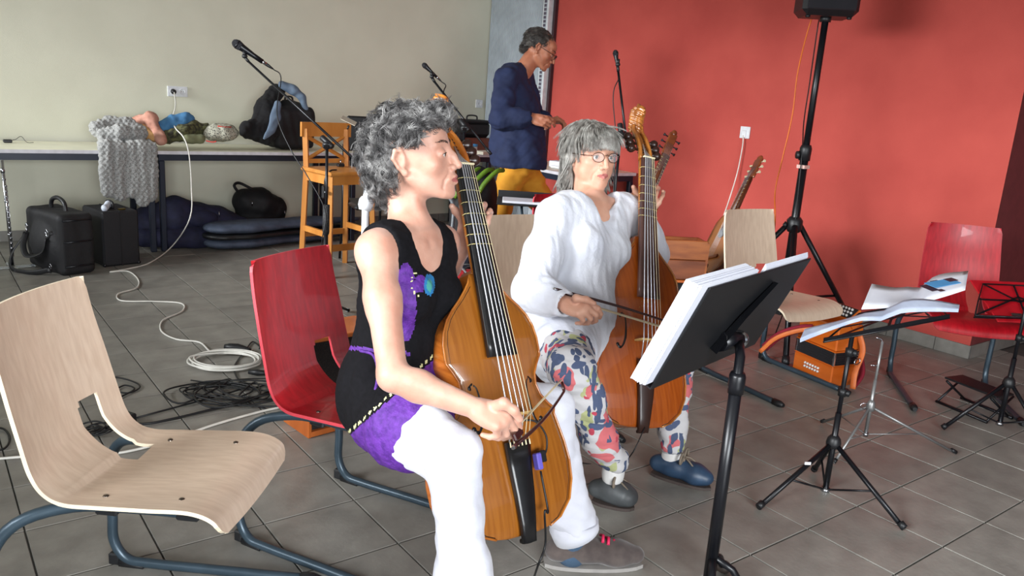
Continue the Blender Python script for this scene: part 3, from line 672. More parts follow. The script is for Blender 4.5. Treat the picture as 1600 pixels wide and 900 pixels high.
def eyes(P, R, s, root, look=(0, 1, -.1), F=None):
    for x in (-1, 1):
        e = P(x*.031, .0815, .005); d = R@nrm(look)
        ey = part('eye', MB().ball(e, .0122*s, seg=16, rings=10), M_eyew, root)
        part('pupil', MB().lathe([(.0024*s, .0119*s), (.002*s, .01245*s), (.0, .01255*s)], e, d, 10), M_dark, ey)
        part('iris', MB().lathe([(.0056*s, .0108*s), (.0052*s, .0116*s), (.003*s, .0122*s), (.0, .0124*s)], e, d, 14), M_iris, ey)
def lashes(P, root, s, lid):
    for x in (-1, 1):
        pts = [P(x*(.0315+.0135*u), .0800+.0152*math.sqrt(max(0, 1-(.80*u)**2)), .0075-.0045*lid-.003*u*u+.001) for u in np.linspace(-1, 1, 9)]
        part('lash_line', MB().tube(pts, np.array([.0004, .0008, .0010, .0011, .0011, .0011, .0010, .0008, .0004])*s, 5), M_iris, root)
def brows(P, m, root, s, dz=0):
    for x in (-1, 1):
        mb = []
        for k in range(80):
            t = RNG.random(); a = P(x*(.013+.034*t), .0985-.022*t*t, .027+.006*math.sin(t*2.6)+dz+RNG.normal()*.0014); b = a+(P(x*1, 0, .25)-P(0, 0, 0))*.007/s; mb.append([a, (a+b)/2+(P(0, 1, 0)-P(0, 0, 0))*.001, b])
        o = strands('eyebrow', np.array(mb), .0006, m, root); o['kind'] = 'stuff'
def torso(S, J, g=0.0, k=.05, bust=.0, belly=0, w=1.0):
    """J: dict with H (hip centre), RS, LS, N (neck base), F (chest forward)"""
    H, RS, LS, N = J['H'], J['RS'], J['LS'], J['N']; M = (RS+LS)/2; up = nrm(N-H); X = nrm(RS-LS); X = nrm(X-up*(X@up)); F = np.cross(up, X)
    if F@J['F'] < 0: F = -F
    R = np.array([X, F, up]).T; L = np.linalg.norm(M-H); at_ = lambda t, x=0, y=0: H+(M-H)*t+X*x+F*y
    S.ell(at_(.74, 0, -.005), (.140*w+g, .088*w+g, .165+g), R, k); S.ell(at_(.42, 0, .0), (.118*w+g, .082*w+g+belly, .13+g), R, k)
    S.ell(at_(.06, 0, -.015), (.158*w+g, .110*w+g+belly*.5, .115+g), J.get('RH_', R), k)
    S.cone(at_(.93, .10*w, -.005), at_(.93, -.10*w, -.005), .058+g, .058+g, .04)
    for q in (RS, LS): S.cone(M+(N-M)*.55, q, .040+g, .046+g, .035)
    if bust:
        for x in (-1, 1): S.ell(at_(.68, x*.066, .062), (.056+g, .05+g, .056+g), R, .03)
    return R, at_
def mesh_zones(v, f, zones, default=0):
    c = v[f].mean(1); mi = np.full(len(f), default)
    for idx, fn in zones: mi[fn(c)] = idx
    return mi
def curls(v, f, n, L, cr, turns, seed, flow, lift=.004, k=12, keep=None, wave=0.0):
    r = np.random.default_rng(seed); c = v[f].mean(1); N = np.cross(v[f[:, 2]]-v[f[:, 0]], v[f[:, 3]]-v[f[:, 1]]); A = np.linalg.norm(N, axis=1)+1e-12; N /= A[:, None]
    if keep is not None: m = keep(c, N); c, N, A = c[m], N[m], A[m]
    i = r.choice(len(c), n, p=A/A.sum()); c, N = c[i], N[i]; fl = flow(c, N); fl = fl+r.normal(size=fl.shape)*wave; fl -= N*(fl*N).sum(1)[:, None]; fl /= np.linalg.norm(fl, axis=1)[:, None]+1e-9
    B = np.cross(N, fl); s = np.linspace(0, 1, k)[None, :, None]; ph = r.uniform(0, 6.3, (n, 1, 1)); LL = L*r.uniform(.6, 1.3, (n, 1, 1)); rr = cr*r.uniform(.5, 1.3, (n, 1, 1))*np.minimum(1, s*3+.2); sg = r.choice([-1, 1], (n, 1, 1))
    th = ph+sg*s*turns*6.28
    return c[:, None]+N[:, None]*(lift+.35*rr+rr*np.cos(th))-N[:, None]*LL*s*s*.22+fl[:, None]*s*LL+B[:, None]*rr*np.sin(th)
def hair_mat(name, a, b, c):
    m = mat(name, a, .42, rgb2=b, scale=30, detail=3, mixlo=.3, mixhi=.7); nt = m.node_tree; bs = nt.nodes['Principled BSDF']; r = nt.nodes['Color Ramp']; e = r.color_ramp.elements.new(.5); e.color = (*lin(c), 1); r.color_ramp.elements[0].position = .28; r.color_ramp.elements[2].position = .7; bs.inputs['Specular IOR Level'].default_value = .6
    return m
CAMR, CAMU, CAMF = CR[:, 0], CR[:, 1], CR[:, 2]; HR = nrm(V(CAMR[0], CAMR[1], 0)); HV = nrm(V(CAMF[0], CAMF[1], 0)); UP = V(0, 0, 1)
def cloth(name, S, vox, m, root, zones=None, disp=None, label=None, lo=None, hi=None):
    pos = [q for q in S.p if not q[6]]
    mn = np.min([np.minimum(q[1]-q[3], q[2]-q[4]) if q[0] == 'c' else q[1]-np.abs(q[3])@(q[2]+q[4]) for q in pos], 0)-.03; mx = np.max([np.maximum(q[1]+q[3], q[2]+q[4]) if q[0] == 'c' else q[1]+np.abs(q[3])@(q[2]+q[4]) for q in pos], 0)+.03
    if lo is not None: mn = np.maximum(mn, lo)
    if hi is not None: mx = np.minimum(mx, hi)
    v, f = S.mesh(mn, mx, vox, disp); mi = mesh_zones(v, f, zones) if zones else None
    o = part(name, np_mesh(name, v, f, mi=mi), m, root, label); o['_'] = 0; del o['_']; return o, v, f
def multi(S, boxes, coarse, vox, extra=None):
    """same field meshed finely inside boxes and coarsely elsewhere, one surface"""
    out = []
    for c, h, fine in boxes:
        c = np.array(c); out.append(S.mesh(c-h, c+h, fine))
    holes = [(np.array(c)-h+.012, np.array(c)+h-.012) for c, h, _ in boxes]
    out.append(S.mesh(coarse[0], coarse[1], vox, hole=holes)); return join(out)
def shoe(S, A, T, sole=.0, w=.040):
    """A: ankle, T: toe tip on floor"""
    d = T-A; d[2] = 0; d = nrm(d); x = np.cross(d, UP); z0 = sole
    heel = V(A[0], A[1], 0)-d*.045; heel[2] = z0+.036; L = np.linalg.norm((T-heel)[:2])
    S.chain([heel, heel+d*L*.35+V(0, 0, .004), heel+d*L*.68-V(0, 0, .004), heel+d*(L-.028)-V(0, 0, .008)], [.036, .038, .042, .030], .025, flat=(tuple(UP), 1.15))
    S.cone(V(A[0], A[1], A[2]), heel+d*.05+V(0, 0, .012), .040, .038, .03); return d, heel, L
# ------------------------------------------------------------------ woman in the black top
M_sk1 = skin_mat('skin_warm_pale', (206, 160, 140), (190, 138, 118)); M_black = mat('black_jersey', (19, 18, 22), .9, spec=.15, rgb2=(14, 14, 17), scale=120)
M_purple = mat('purple_lace', (98, 44, 150), .7, rgb2=(70, 24, 118), scale=60, bump=.6, bscale=160); M_cream = mat('cream_stitch', (214, 214, 160), .7)
M_blue = mat('print_blue', (36, 120, 178), .7); M_teal = mat('print_teal', (70, 160, 150), .7)
M_wp = mat('white_linen', (206, 207, 216), .85, rgb2=(196, 197, 208), scale=6, bump=.3, bscale=60, sheen=.2)
M_hair1 = hair_mat('grey_curls', (176, 174, 172), (26, 25, 26), (92, 90, 90)); M_brow = mat('brow_hair', (84, 72, 64), .7)
w1 = thing('person', 'woman with short grey curls in a black sleeveless top and white trousers, playing a viol', 'person', (1.05, 1.83, 0))
J1 = dict(H=at(615, 608, 2.12), RS=at(588, 392, 1.95), LS=at(690, 380, 2.19), N=at(643, 345, 2.08), F=V(.45, -.89, 0))
E1, Wr1 = at(614, 588, 1.81), at(748, 640, 1.79); EL1, WL1 = at(684, 436, 2.34), W1f(-.040, -.095, .800)
HC1, HF1, HU1 = at(641, 249, 2.06), nrm(HR*.97-HV*.10+UP*.20), nrm(UP+HR*.0)
RH1, RK1, RA1 = at(598, 632, 2.07), at(706, 712, 1.84), V(*at(738, 1000, 1.86)[:2], .085); LH1, LK1, LA1 = at(650, 600, 2.2), at(858, 640, 2.26), at(893, 862, 2.38)
def build_w1():
    S = SDF(); RT, tp = torso(S, J1, 0, bust=1, w=.95)
    S.cone(J1['RS'], E1, .044, .033, .03); S.cone(J1['RS']*.6+E1*.4, E1*.45+J1['RS']*.55, .040, .037, .03); S.chain([E1, E1*.7+Wr1*.3, Wr1], [.034, .036, .0235], .02, flat=(tuple(UP*.3+HV*.9), 1.12))
    S.cone(J1['LS'], EL1, .043, .034, .03); S.chain([EL1, EL1*.65+WL1*.35, WL1], [.034, .036, .024], .02)
    # neck with tendons and collarbones
    S.cone(J1['N']-UP*.03, HC1-HF1*.022-UP*.045, .052, .047, .03); S.cone(J1['N']+HF1*.03-UP*.012+HV*-.02, HC1-HF1*.0-UP*.05-HV*.035, .011, .014, .018)
    M = (J1['RS']+J1['LS'])/2
    for q in (J1['RS'], J1['LS']): S.cone(M+RT[:, 1]*.050+UP*.012+(q-M)*.12, q+UP*.022+RT[:, 1]*.016, .009, .010, .014)
    R, P = head(S, HC1, HF1, HU1, 1.07, nose=.75, lid=.7)
    # right hand: underhand hold round the bow near the frog
    K = at(786, 655, 1.79); n = nrm(-CAMU*.75+CAMF*.65-HR*.0)
    hand(S, Wr1, K, n, CAMU+CAMR*.2, ((35, 30, 15), (50, 45, 25), (62, 55, 35), (70, 60, 40)), 1.0, thumb=[at(787, 630, 1.765), at(803, 641, 1.77), at(812, 655, 1.785)], sz=.98)
    KL = W1f(-.062, -.050, .868)
    hand(S, WL1, KL, R1@V(.55, .65, 0), R1@V(0, 0, 1), ((40, 70, 45), (38, 68, 45), (34, 62, 42), (20, 55, 40)), 1.25, thumb=[W1f(-.02, -.066, .86), W1f(.004, -.060, .88), W1f(.02, -.05, .89)], sz=.98)
    hb_ = [(HC1+UP*.0, V(.15, .15, .17), .0027), (K, V(.11, .11, .11), .0026), (KL, V(.11, .11, .11), .0026)]
    allp = np.array([J1['H'], J1['RS'], J1['LS'], E1, EL1, Wr1, WL1]); lo = allp.min(0)-.14; hi = allp.max(0)+.14; hi[2] = HC1[2]+.02; lo[2] = max(lo[2], .42)
    v, f = multi(S, hb_, (lo, hi), .0055)
    lc = P(0, .102, -.060); 
    def lips(c): q = (c-lc)@R; return (abs(q[:, 0]) < .023*(1-.0)) & (abs(q[:, 2]) < .0085*(1-(q[:, 0]/.026)**2)) & (q[:, 1] > -.016)
    part('body', np_mesh('body', v, f, mi=mesh_zones(v, f, [(1, lips)])), [M_sk1, M_lip], w1)
    eyes(P, R, 1.07, w1, (.0, 1, -.25)); lashes(P, w1, 1.07, .6); brows(P, M_brow, w1, 1)
    # top
    T = SDF(); _, tp = torso(T, J1, .010, bust=1, w=.96); Xs = RT[:, 0]; Fw = RT[:, 1]; upv = RT[:, 2]
    T.chain([tp(.30), tp(.02), tp(-.10, 0, .02)], [.118, .130, .126], .04, flat=(tuple(Fw), 1.25))
    T.cone(RH1, RH1*.60+RK1*.40, .110, .116, .03); T.cone(LH1, LH1*.75+LK1*.25, .105, .106, .03)
    for q, s in ((J1['RS'], 1), (J1['LS'], -1)):
        side = nrm(q-M); T.cone(q+side*.016-upv*.075, q+side*.012+upv*.01, .052, .047, .012, sub=True); T.cone(q+side*.03, q+side*.12, .07, .07, .01, sub=True)
    T.chain([tp(1.22, 0, .045), tp(1.07, 0, .075), tp(1.00, 0, .095)], [.078, .066, .058], .012, sub=True); T.cone(tp(1.10, 0, -.03), tp(1.3, 0, -.03), .075, .09, .012, sub=True)
    # cut the bottom along the purple hem
    nh = nrm(V(*(at(690, 640, 2.05)-at(560, 690, 2.05)))); 
    def disp(v): return .0035*snoise(v*V(1, 1, .35), 46, 3)+.0016*snoise(v, 110, 5)
    pc = lambda c: np.array(proj_n(c))
    hemtop = lambda c: pc(c)
    def z_purple(c):
        u = proj_n(c); dd_ = seg_side(u, (560, 668), (622, 612)); return dd_ > 0
    def z_panel(c):
        u = proj_n(c); return (((u[:, 0]-634-.0*(u[:, 1]-475))/17)**2+((u[:, 1]-472)/62)**2 < 1) & (((c-J1['H'])@RT)[:, 0] > -.05)
    def z_cord(c):
        u = proj_n(c); return (np.abs((u[:, 1]-545)-.10*(u[:, 0]-560)) < 3.2) & (u[:, 0] < 640)
    def z_dots(c):
        u = proj_n(c); dd_ = seg_side(u, (560, 668), (622, 612)); return (np.abs(dd_+5) < 1.9) & ((u[:, 0].astype(int)//4) % 2 == 0)
    def z_front1(c): return ell2(c, 657, 443, 9, 14)
    def z_front2(c): return ell2(c, 671, 445, 8.5, 17) & ~ell2(c, 671, 446, 4.5, 10)
    def z_front3(c): return ell2(c, 671, 446, 4.5, 10)
    def z_ring(c): u = proj_n(c); return ell2(c, 655, 443, 13, 20) & ~ell2(c, 655, 443, 11, 17) & ((u[:, 1].astype(int)//3) % 2 == 0) & (u[:, 0] < 660)
    pA = at(630, 480, 1.98); pB = at(660, 443, 2.02); pC = at(676, 446, 2.04)
    o, v, f = cloth('tank_top', T, .0048, [M_black, M_purple, M_cream, M_blue, M_teal], w1, [(1, z_panel), (1, z_front1), (3, z_front2), (4, z_front3), (2, z_ring), (1, z_cord), (1, z_purple), (2, z_dots)], disp)
    part('drawstring', MB().tube(spline([at(563, 548, 1.985), at(584, 556, 1.965), at(590, 590, 1.95), at(578, 640, 1.94), at(572, 690, 1.93)], 5), .004, 6), M_purple, w1)
    # trousers
    L = SDF(); L.chain([RH1, RH1*.5+RK1*.5+UP*.0, RK1, RK1*.75+RA1*.25, RK1*.4+RA1*.6, RA1+UP*.045], [.088, .086, .066, .056, .060, .064], .03)
    L.chain([LH1, LH1*.5+LK1*.5, LK1, LK1*.7+LA1*.3, LK1*.35+LA1*.65, LA1+UP*.105], [.088, .082, .064, .062, .068, .068], .03); L.ell(J1['H']-UP*.02, (.12, .085, .08), RT, .04)
    L.cone(LA1-UP*.01, LA1-UP*.12, .058, .062, .004, sub=True)
    def dl(v): return .006*snoise(v*V(1, 1, .55), 30, 11)+.0035*snoise(v*V(.6, .6, 1.6), 62, 12)
    cloth('trousers', L, .0062, M_wp, w1, None, dl, lo=V(-9, -9, .02))
    # turn-up of the far trouser leg, socks, shoes
    part('turn_up', MB().tube([LA1+UP*.058+HR*.01, LA1+UP*.080, LA1+UP*.110], [.070, .073, .070], 28), M_wp, w1)
    Tl = onz(1003, 885, .0); AL = LA1.copy(); 
    Sk = SDF(); Sk.chain([LA1+UP*.10, LA1, V(LA1[0], LA1[1], .06)], [.042, .041, .036], .02); Sk.chain([RA1+UP*.10, RA1, RA1-UP*.03], [.040, .040, .038], .02); cloth('sock', Sk, .005, mat('blue_grey_sock', (62, 84, 108), .9, bump=.4, bscale=200), w1)
    M_suede = mat('grey_brown_suede', (84, 74, 70), .9, rgb2=(68, 58, 56), scale=30, sheen=.3); M_sole = mat('grey_sole', (150, 146, 142), .7); M_pink = mat('pink_lace', (226, 42, 92), .6)
    for (A, T_, nm) in ((V(LA1[0], LA1[1], .075), Tl, 'shoe'), (V(RA1[0], RA1[1], .075), V(RA1[0], RA1[1], 0)+nrm(V(.55, -.84, 0))*.17, 'shoe')):
        Q = SDF(); d, heel, Ln = shoe(Q, A+V(0, 0, -.012), T_.copy(), .012); Q.cone(A+UP*.0, A+UP*.10, .028, .034, .006, sub=True); Q.box(V(A[0], A[1], -.05), (.4, .4, .062), None, 0, .002, sub=True)
        so, v, f = cloth(nm, Q, .004, M_suede, w1)
        x = np.cross(d, UP); h2 = V(heel[0], heel[1], 0)
        ol = [h2+d*Ln*t+x*s*w for s, seq in ((1, np.linspace(-.13, 1, 14)), (-1, np.linspace(1, -.13, 14)[1:])) for t, w in [(t, (.041-.008*max(0, t-.6))*max(0, 1-abs((t-.42)/.60)**2.6)**.5) for t in seq]]
        mb = MB(); n_ = len(ol); mb.add([p+UP*.001 for p in ol]+[p+UP*.013 for p in ol], [(i, (i+1) % n_, (i+1) % n_+n_, i+n_) for i in range(n_)]+[tuple(range(n_))[::-1], tuple(range(n_, 2*n_))]); part('sole', mb, M_sole, so)
        for k in range(4):
            c = h2+d*(Ln*(.50+.065*k))+UP*(.095-.0075*k); part('lace', MB().tube([c-x*.020-UP*.006, c+UP*.004+d*.004, c+x*.020-UP*.006], .0046, 6), M_pink, so)
    # hair
    Hh = SDF(); Q = lambda x, y, z: P(x, y, z)
    Hh.ell(Q(0, -.014, .046), (.082, .094, .080), R, .03); Hh.ell(Q(0, -.074, -.010), (.058, .036, .052), R, .03); Hh.ell(Q(0, .060, .086), (.058, .040, .028), R, .02); Hh.ell(Q(0, -.074, -.048), (.038, .020, .030), R, .02)
    for x in (-1, 1): Hh.ell(Q(x*.062, -.045, .004), (.024, .036, .046), R, .02); Hh.ell(Q(x*.062, .022, .060), (.018, .026, .026), R, .02)
    Hh.ell(Q(0, .118, -.008), (.095, .060, .084), R, .012, sub=True)
    for x in (-1, 1): Hh.ell(Q(x*.092, .010, -.014), (.034, .040, .046), R, .010, sub=True)
    c0 = HC1; v, f = Hh.mesh(c0-.19, c0+.19, .004, lambda v: .005*snoise(v, 75, 21)+.004*snoise(v, 160, 22))
    hr = part('hair', np_mesh('hair', v, f), M_hair1, w1)
    def clear(S_):
        q = (S_-Q(0, 0, 0))@R; a = np.abs(q[..., 0])
        bad = ((q[..., 1] > .060) & (q[..., 2] < .050)) | ((q[..., 1] > -.025) & (q[..., 2] < .026) & (a > .04)); return S_[~bad.any(1)]
    flow = lambda c, N: (c-Q(0, -.03, .13))+HF1*.015
    clump = []
    for sd, n, L, cr, tn, lf in ((5, 1300, .044, .0070, .8, .001), (6, 700, .056, .0095, .9, .003)):
        base = clear(curls(v, f, n, L, cr, tn, sd, flow, lf, 12, None, .06)); rr = np.random.default_rng(sd)
        for k in range(8): clump.append(base+rr.normal(size=(len(base), 1, 3))*.0030*np.linspace(1.1, .75, 12)[None, :, None]+rr.normal(size=base.shape)*.0003)
    strands('curls', np.concatenate(clump), .0006, M_hair1, hr)
    S2 = clear(curls(v, f, 900, .040, .009, .8, 16, flow, .004, 12, None, .08)); strands('flyaway_hair', S2, .0006, M_hair1, hr)
def proj_n(c):
    q = (c-V(0, 0, CAMH))@CR; return np.stack([800+FPX*q[:, 0]/q[:, 2], 450-FPX*q[:, 1]/q[:, 2]], 1)
def ell2(c, x, y, a, b, R=None):
    u = proj_n(c); return (((u[:, 0]-x)/a)**2+((u[:, 1]-y)/b)**2 < 1)
def seg_side(u, a, b):
    a, b = np.array(a, float), np.array(b, float); d = (b-a)/np.linalg.norm(b-a); n = np.array([-d[1], d[0]]); return (u-a)@n
build_w1()
# ------------------------------------------------------------------ woman in the white blouse
M_sk2 = skin_mat('skin_warm_tan', (214, 164, 140), (196, 142, 118))
M_blouse = mat('white_cotton', (208, 210, 218), .85, rgb2=(196, 199, 210), scale=8, bump=.35, bscale=110, sheen=.2)
M_hair2 = hair_mat('grey_straight_hair', (186, 184, 178), (92, 86, 80), (142, 138, 132))
def floral():
    m = bpy.data.materials.new('floral_cotton'); m.use_nodes = True; nt = m.node_tree; b = nt.nodes['Principled BSDF']; b.inputs['Roughness'].default_value = .85
    tc = nt.nodes.new('ShaderNodeTexCoord'); col = None
    def layer(prev, rgb, scale, stretch, rot, thr, seed, dist=.06, kind='vor', w=.012):
        mp = nt.nodes.new('ShaderNodeMapping'); mp.inputs['Scale'].default_value = stretch; mp.inputs['Rotation'].default_value = rot; mp.inputs['Location'].default_value = (seed, seed*.7, 0)
        n0 = nt.nodes.new('ShaderNodeTexNoise'); n0.inputs['Scale'].default_value = 12; n0.inputs['Detail'].default_value = 2; nt.links.new(tc.outputs['Object'], n0.inputs['Vector'])
        va = nt.nodes.new('ShaderNodeVectorMath'); va.operation = 'MULTIPLY_ADD'; va.inputs[1].default_value = (dist,)*3; nt.links.new(n0.outputs['Color'], va.inputs[0]); nt.links.new(tc.outputs['Object'], va.inputs[2]); nt.links.new(va.outputs[0], mp.inputs[0])
        v = nt.nodes.new('ShaderNodeTexVoronoi'); v.inputs['Scale'].default_value = scale; nt.links.new(mp.outputs[0], v.inputs['Vector'])
        r = nt.nodes.new('ShaderNodeMapRange'); r.inputs['From Min'].default_value = thr; r.inputs['From Max'].default_value = thr+w; r.inputs['To Min'].default_value = 1; r.inputs['To Max'].default_value = 0; nt.links.new(v.outputs['Distance'], r.inputs['Value'])
        # break the layer into patches
        n1 = nt.nodes.new('ShaderNodeTexNoise'); n1.inputs['Scale'].default_value = 9; n1.inputs['Detail'].default_value = 1; mp2 = nt.nodes.new('ShaderNodeMapping'); mp2.inputs['Location'].default_value = (seed*3, 0, seed); nt.links.new(tc.outputs['Object'], mp2.inputs[0]); nt.links.new(mp2.outputs[0], n1.inputs['Vector'])
        g = nt.nodes.new('ShaderNodeMath'); g.operation = 'GREATER_THAN'; g.inputs[1].default_value = .45; nt.links.new(n1.outputs['Fac'], g.inputs[0]); mu = nt.nodes.new('ShaderNodeMath'); mu.operation = 'MULTIPLY'; nt.links.new(g.outputs[0], mu.inputs[0]); nt.links.new(r.outputs[0], mu.inputs[1])
        mx = nt.nodes.new('ShaderNodeMix'); mx.data_type = 'RGBA'; nt.links.new(mu.outputs[0], mx.inputs[0])
        if prev is None: mx.inputs[6].default_value = (*lin((192, 190, 192)), 1)
        else: nt.links.new(prev, mx.inputs[6])
        mx.inputs[7].default_value = (*lin(rgb), 1); return mx.outputs[2]
    col = layer(None, (172, 176, 128), 15, (1, 1, .45), (.3, .5, .2), .36, 1.3)
    col = layer(col, (200, 104, 108), 9, (1, 1, .6), (.2, .1, .9), .40, 4.1)
    col = layer(col, (70, 82, 110), 14, (2.6, 2.6, .45), (.5, .35, .1), .42, 2.2, .03)
    col = layer(col, (74, 86, 116), 14, (.45, 2.6, 2.4), (.1, .6, .7), .40, 7.7, .03)
    col = layer(col, (184, 66, 84), 20, (1, 1, .9), (0, 0, 0), .28, 9.1)
    nt.links.new(col, b.inputs['Base Color']); return m
M_floral = floral()
w2 = thing('person', 'woman with straight grey bob and glasses in white blouse and floral trousers, playing a viol', 'person', (1.95, 2.2, 0))
J2 = dict(H=at(900, 508, 2.90), RS=at(868, 338, 2.80), LS=at(975, 330, 3.02), N=at(925, 312, 2.95), F=V(.25, -.95, 0))
E2, Wr2 = at(832, 455, 2.72), at(886, 476, 2.57); EL2, WL2 = at(1020, 398, 3.10), W2f(-.040, -.085, .800)
HC2, HF2, HU2 = at(921, 246, 3.0), nrm(-HV*.86+HR*.46+UP*.05), nrm(UP+HR*.02)
RH2, RK2, RA2 = at(878, 530, 2.84), at(893, 575, 2.55), at(958, 738, 2.74); LH2, LK2, LA2 = at(935, 525, 2.98), at(1052, 566, 2.98), at(1050, 714, 2.97)
def build_w2():
    S = SDF(); RT, tp = torso(S, J2, 0, bust=1, w=1.02)
    S.cone(J2['RS'], E2, .046, .036, .03); S.chain([E2, E2*.7+Wr2*.3, Wr2], [.036, .038, .025], .02)
    S.cone(J2['LS'], EL2, .046, .036, .03); S.chain([EL2, EL2*.65+WL2*.35, WL2], [.036, .036, .025], .02)
    S.cone(J2['N']-UP*.03, HC2-HF2*.022-UP*.045, .056, .053, .03)
    R, P = head(S, HC2, HF2, HU2, 1.03, nose=.95, lid=.25)
    for x in (-1, 1): S.ell(P(x*.044, .044, -.046), (.022, .024, .026), R, .02)
    S.ell(P(0, .030, -.092), (.036, .034, .018), R, .02)
    K = at(912, 482, 2.545)
    hand(S, Wr2, K, nrm(-CAMU*.6+CAMF*.7), CAMU*.9-CAMF*.3, ((30, 45, 30), (45, 55, 35), (55, 60, 35), (60, 60, 40)), 1.0, thumb=[at(900, 466, 2.53), at(916, 468, 2.525), at(928, 474, 2.53)], sz=.98)
    KL = W2f(-.060, -.046, .868)
    hand(S, WL2, KL, R2@V(.55, .65, 0), R2@V(0, 0, 1), ((38, 66, 40), (36, 62, 40), (30, 56, 36), (10, 45, 30)), 1.35, thumb=[W2f(-.02, -.066, .86), W2f(.004, -.060, .88), W2f(.02, -.05, .89)], sz=.98)
    hb_ = [(HC2, V(.15, .15, .17), .0032), (K, V(.11, .11, .11), .003), (KL, V(.11, .11, .11), .003)]
    allp = np.array([J2['H'], J2['RS'], J2['LS'], E2, EL2, Wr2, WL2]); lo = allp.min(0)-.14; hi = allp.max(0)+.14; hi[2] = HC2[2]+.02; lo[2] = max(lo[2], .45)
    v, f = multi(S, hb_, (lo, hi), .006); lc = P(0, .102, -.060)
    def lips(c): q = (c-lc)@R; return (abs(q[:, 0]) < .024) & (abs(q[:, 2]) < .009*(1-(q[:, 0]/.027)**2)) & (q[:, 1] > -.016)
    part('body', np_mesh('body', v, f, mi=mesh_zones(v, f, [(1, lips)])), [M_sk2, M_lip], w2)
    eyes(P, R, 1.03, w2, (.0, 1, -.1)); lashes(P, w2, 1.03, -.35); brows(P, M_brow, w2, 1.03, .002)
    # blouse
    T = SDF(); torso(T, J2, .022, bust=1, w=1.05); Fw = RT[:, 1]; upv = RT[:, 2]; M = (J2['RS']+J2['LS'])/2
    T.chain([tp(.45), tp(.10, 0, -.005), tp(-.12, 0, .0)], [.15, .180, .192], .05, flat=(tuple(Fw), 1.25))
    T.cone(RH2, RH2*.66+RK2*.34, .120, .116, .04); T.cone(LH2, LH2*.75+LK2*.25, .12, .11, .04)
    T.chain([J2['RS']-upv*.005, J2['RS']*.5+E2*.5, E2, E2*.55+Wr2*.45], [.060, .066, .066, .060], .03); T.cone(E2*.55+Wr2*.45, E2*.15+Wr2*.85, .062, .046, .02)
    T.chain([J2['LS']-upv*.005, J2['LS']*.5+EL2*.5, EL2, EL2*.5+WL2*.5], [.060, .062, .058, .052], .03); T.cone(EL2*.5+WL2*.5, EL2*.28+WL2*.72, .056, .050, .02)
    T.cone(E2*.25+Wr2*.75, E2*-.3+Wr2*1.3, .033, .034, .006, sub=True); T.cone(EL2*.4+WL2*.6, EL2*-.1+WL2*1.1, .036, .040, .006, sub=True)
    T.chain([tp(1.25, 0, .06), tp(1.04, 0, .10)], [.085, .055], .012, sub=True); T.cone(tp(1.02, 0, .105), tp(.70, 0, .150), .050, .022, .008, sub=True); T.cone(tp(1.12, 0, -.03), tp(1.3, 0, -.03), .088, .11, .012, sub=True); T.cone(tp(1.19, .03, .0), tp(1.22, -.03, .0), .068, .068, .012, sub=True)
    def disp(v): return .0042*np.abs(snoise(v*V(1, 1, .22), 42, 31))+.0016*snoise(v*V(1, 1, .4), 120, 32)-.001
    cloth('blouse', T, .0058, M_blouse, w2, None, disp)
    L = SDF(); L.chain([RH2, RH2*.5+RK2*.5, RK2, RK2*.7+RA2*.3, RK2*.35+RA2*.65, RA2+UP*.045], [.100, .088, .070, .064, .056, .048], .03)
    L.chain([LH2, LH2*.5+LK2*.5, LK2, LK2*.7+LA2*.3, LK2*.35+LA2*.65, LA2+UP*.05], [.098, .086, .068, .062, .054, .046], .03); L.ell(J2['H']-UP*.02, (.16, .13, .11), RT, .04)
    def dl(v): return .005*snoise(v*V(1, 1, .6), 36, 41)+.003*snoise(v*V(.6, .6, 1.7), 75, 42)
    cloth('floral_trousers', L, .0062, M_floral, w2, None, dl)
    M_sockw = mat('white_sock', (226, 224, 222), .9); M_navy = mat('navy_leather', (48, 72, 98), .45, rgb2=(38, 58, 82), scale=20); M_grl = mat('grey_blue_leather', (78, 82, 84), .5, rgb2=(62, 64, 66), scale=20)
    M_lace = mat('taupe_lace', (128, 116, 102), .8); M_sole2 = mat('dark_sole', (70, 60, 56), .7)
    for A, T_, m in ((RA2, onz(992, 795, 0), M_grl), (LA2, onz(1112, 765, 0), M_navy)):
        Sk = SDF(); Sk.chain([A+UP*.06, A, A-UP*.02], [.034, .034, .034], .02); cloth('sock', Sk, .006, M_sockw, w2)
        Q = SDF(); d, heel, Ln = shoe(Q, V(A[0], A[1], .058), V(*T_), .010); Q.cone(V(A[0], A[1], .075), V(A[0], A[1], .17), .030, .036, .006, sub=True); Q.box(V(A[0], A[1], -.05), (.4, .4, .060), None, 0, .002, sub=True)
        so, v, f = cloth('shoe', Q, .0045, m, w2); x = np.cross(d, UP); h2 = V(heel[0], heel[1], 0)
        ol = [h2+d*Ln*t+x*s*w for s, seq in ((1, np.linspace(-.10, 1, 12)), (-1, np.linspace(1, -.10, 12)[1:])) for t, w in [(t, .043*max(0, 1-abs((t-.42)/.60)**3.2)**.5) for t in seq]]
        mb = MB(); n_ = len(ol); mb.add([p+UP*.001 for p in ol]+[p+UP*.012 for p in ol], [(i, (i+1) % n_, (i+1) % n_+n_, i+n_) for i in range(n_)]+[tuple(range(n_))[::-1], tuple(range(n_, 2*n_))]); part('sole', mb, M_sole2, so)
        b = h2+d*(Ln*.44)+UP*.096
        for s in (-1, 1):
            part('lace_loop', MB().tube(spline([b, b+x*s*.024+UP*.022, b+x*s*.050+UP*.010, b+x*s*.044-UP*.012, b], 5), .0045, 6), M_lace, so)
            part('lace_end', MB().tube(spline([b, b+x*s*.014+d*.02-UP*.004, b+x*s*.022+d*.045-UP*.022], 5), .0034, 6), M_lace, so)
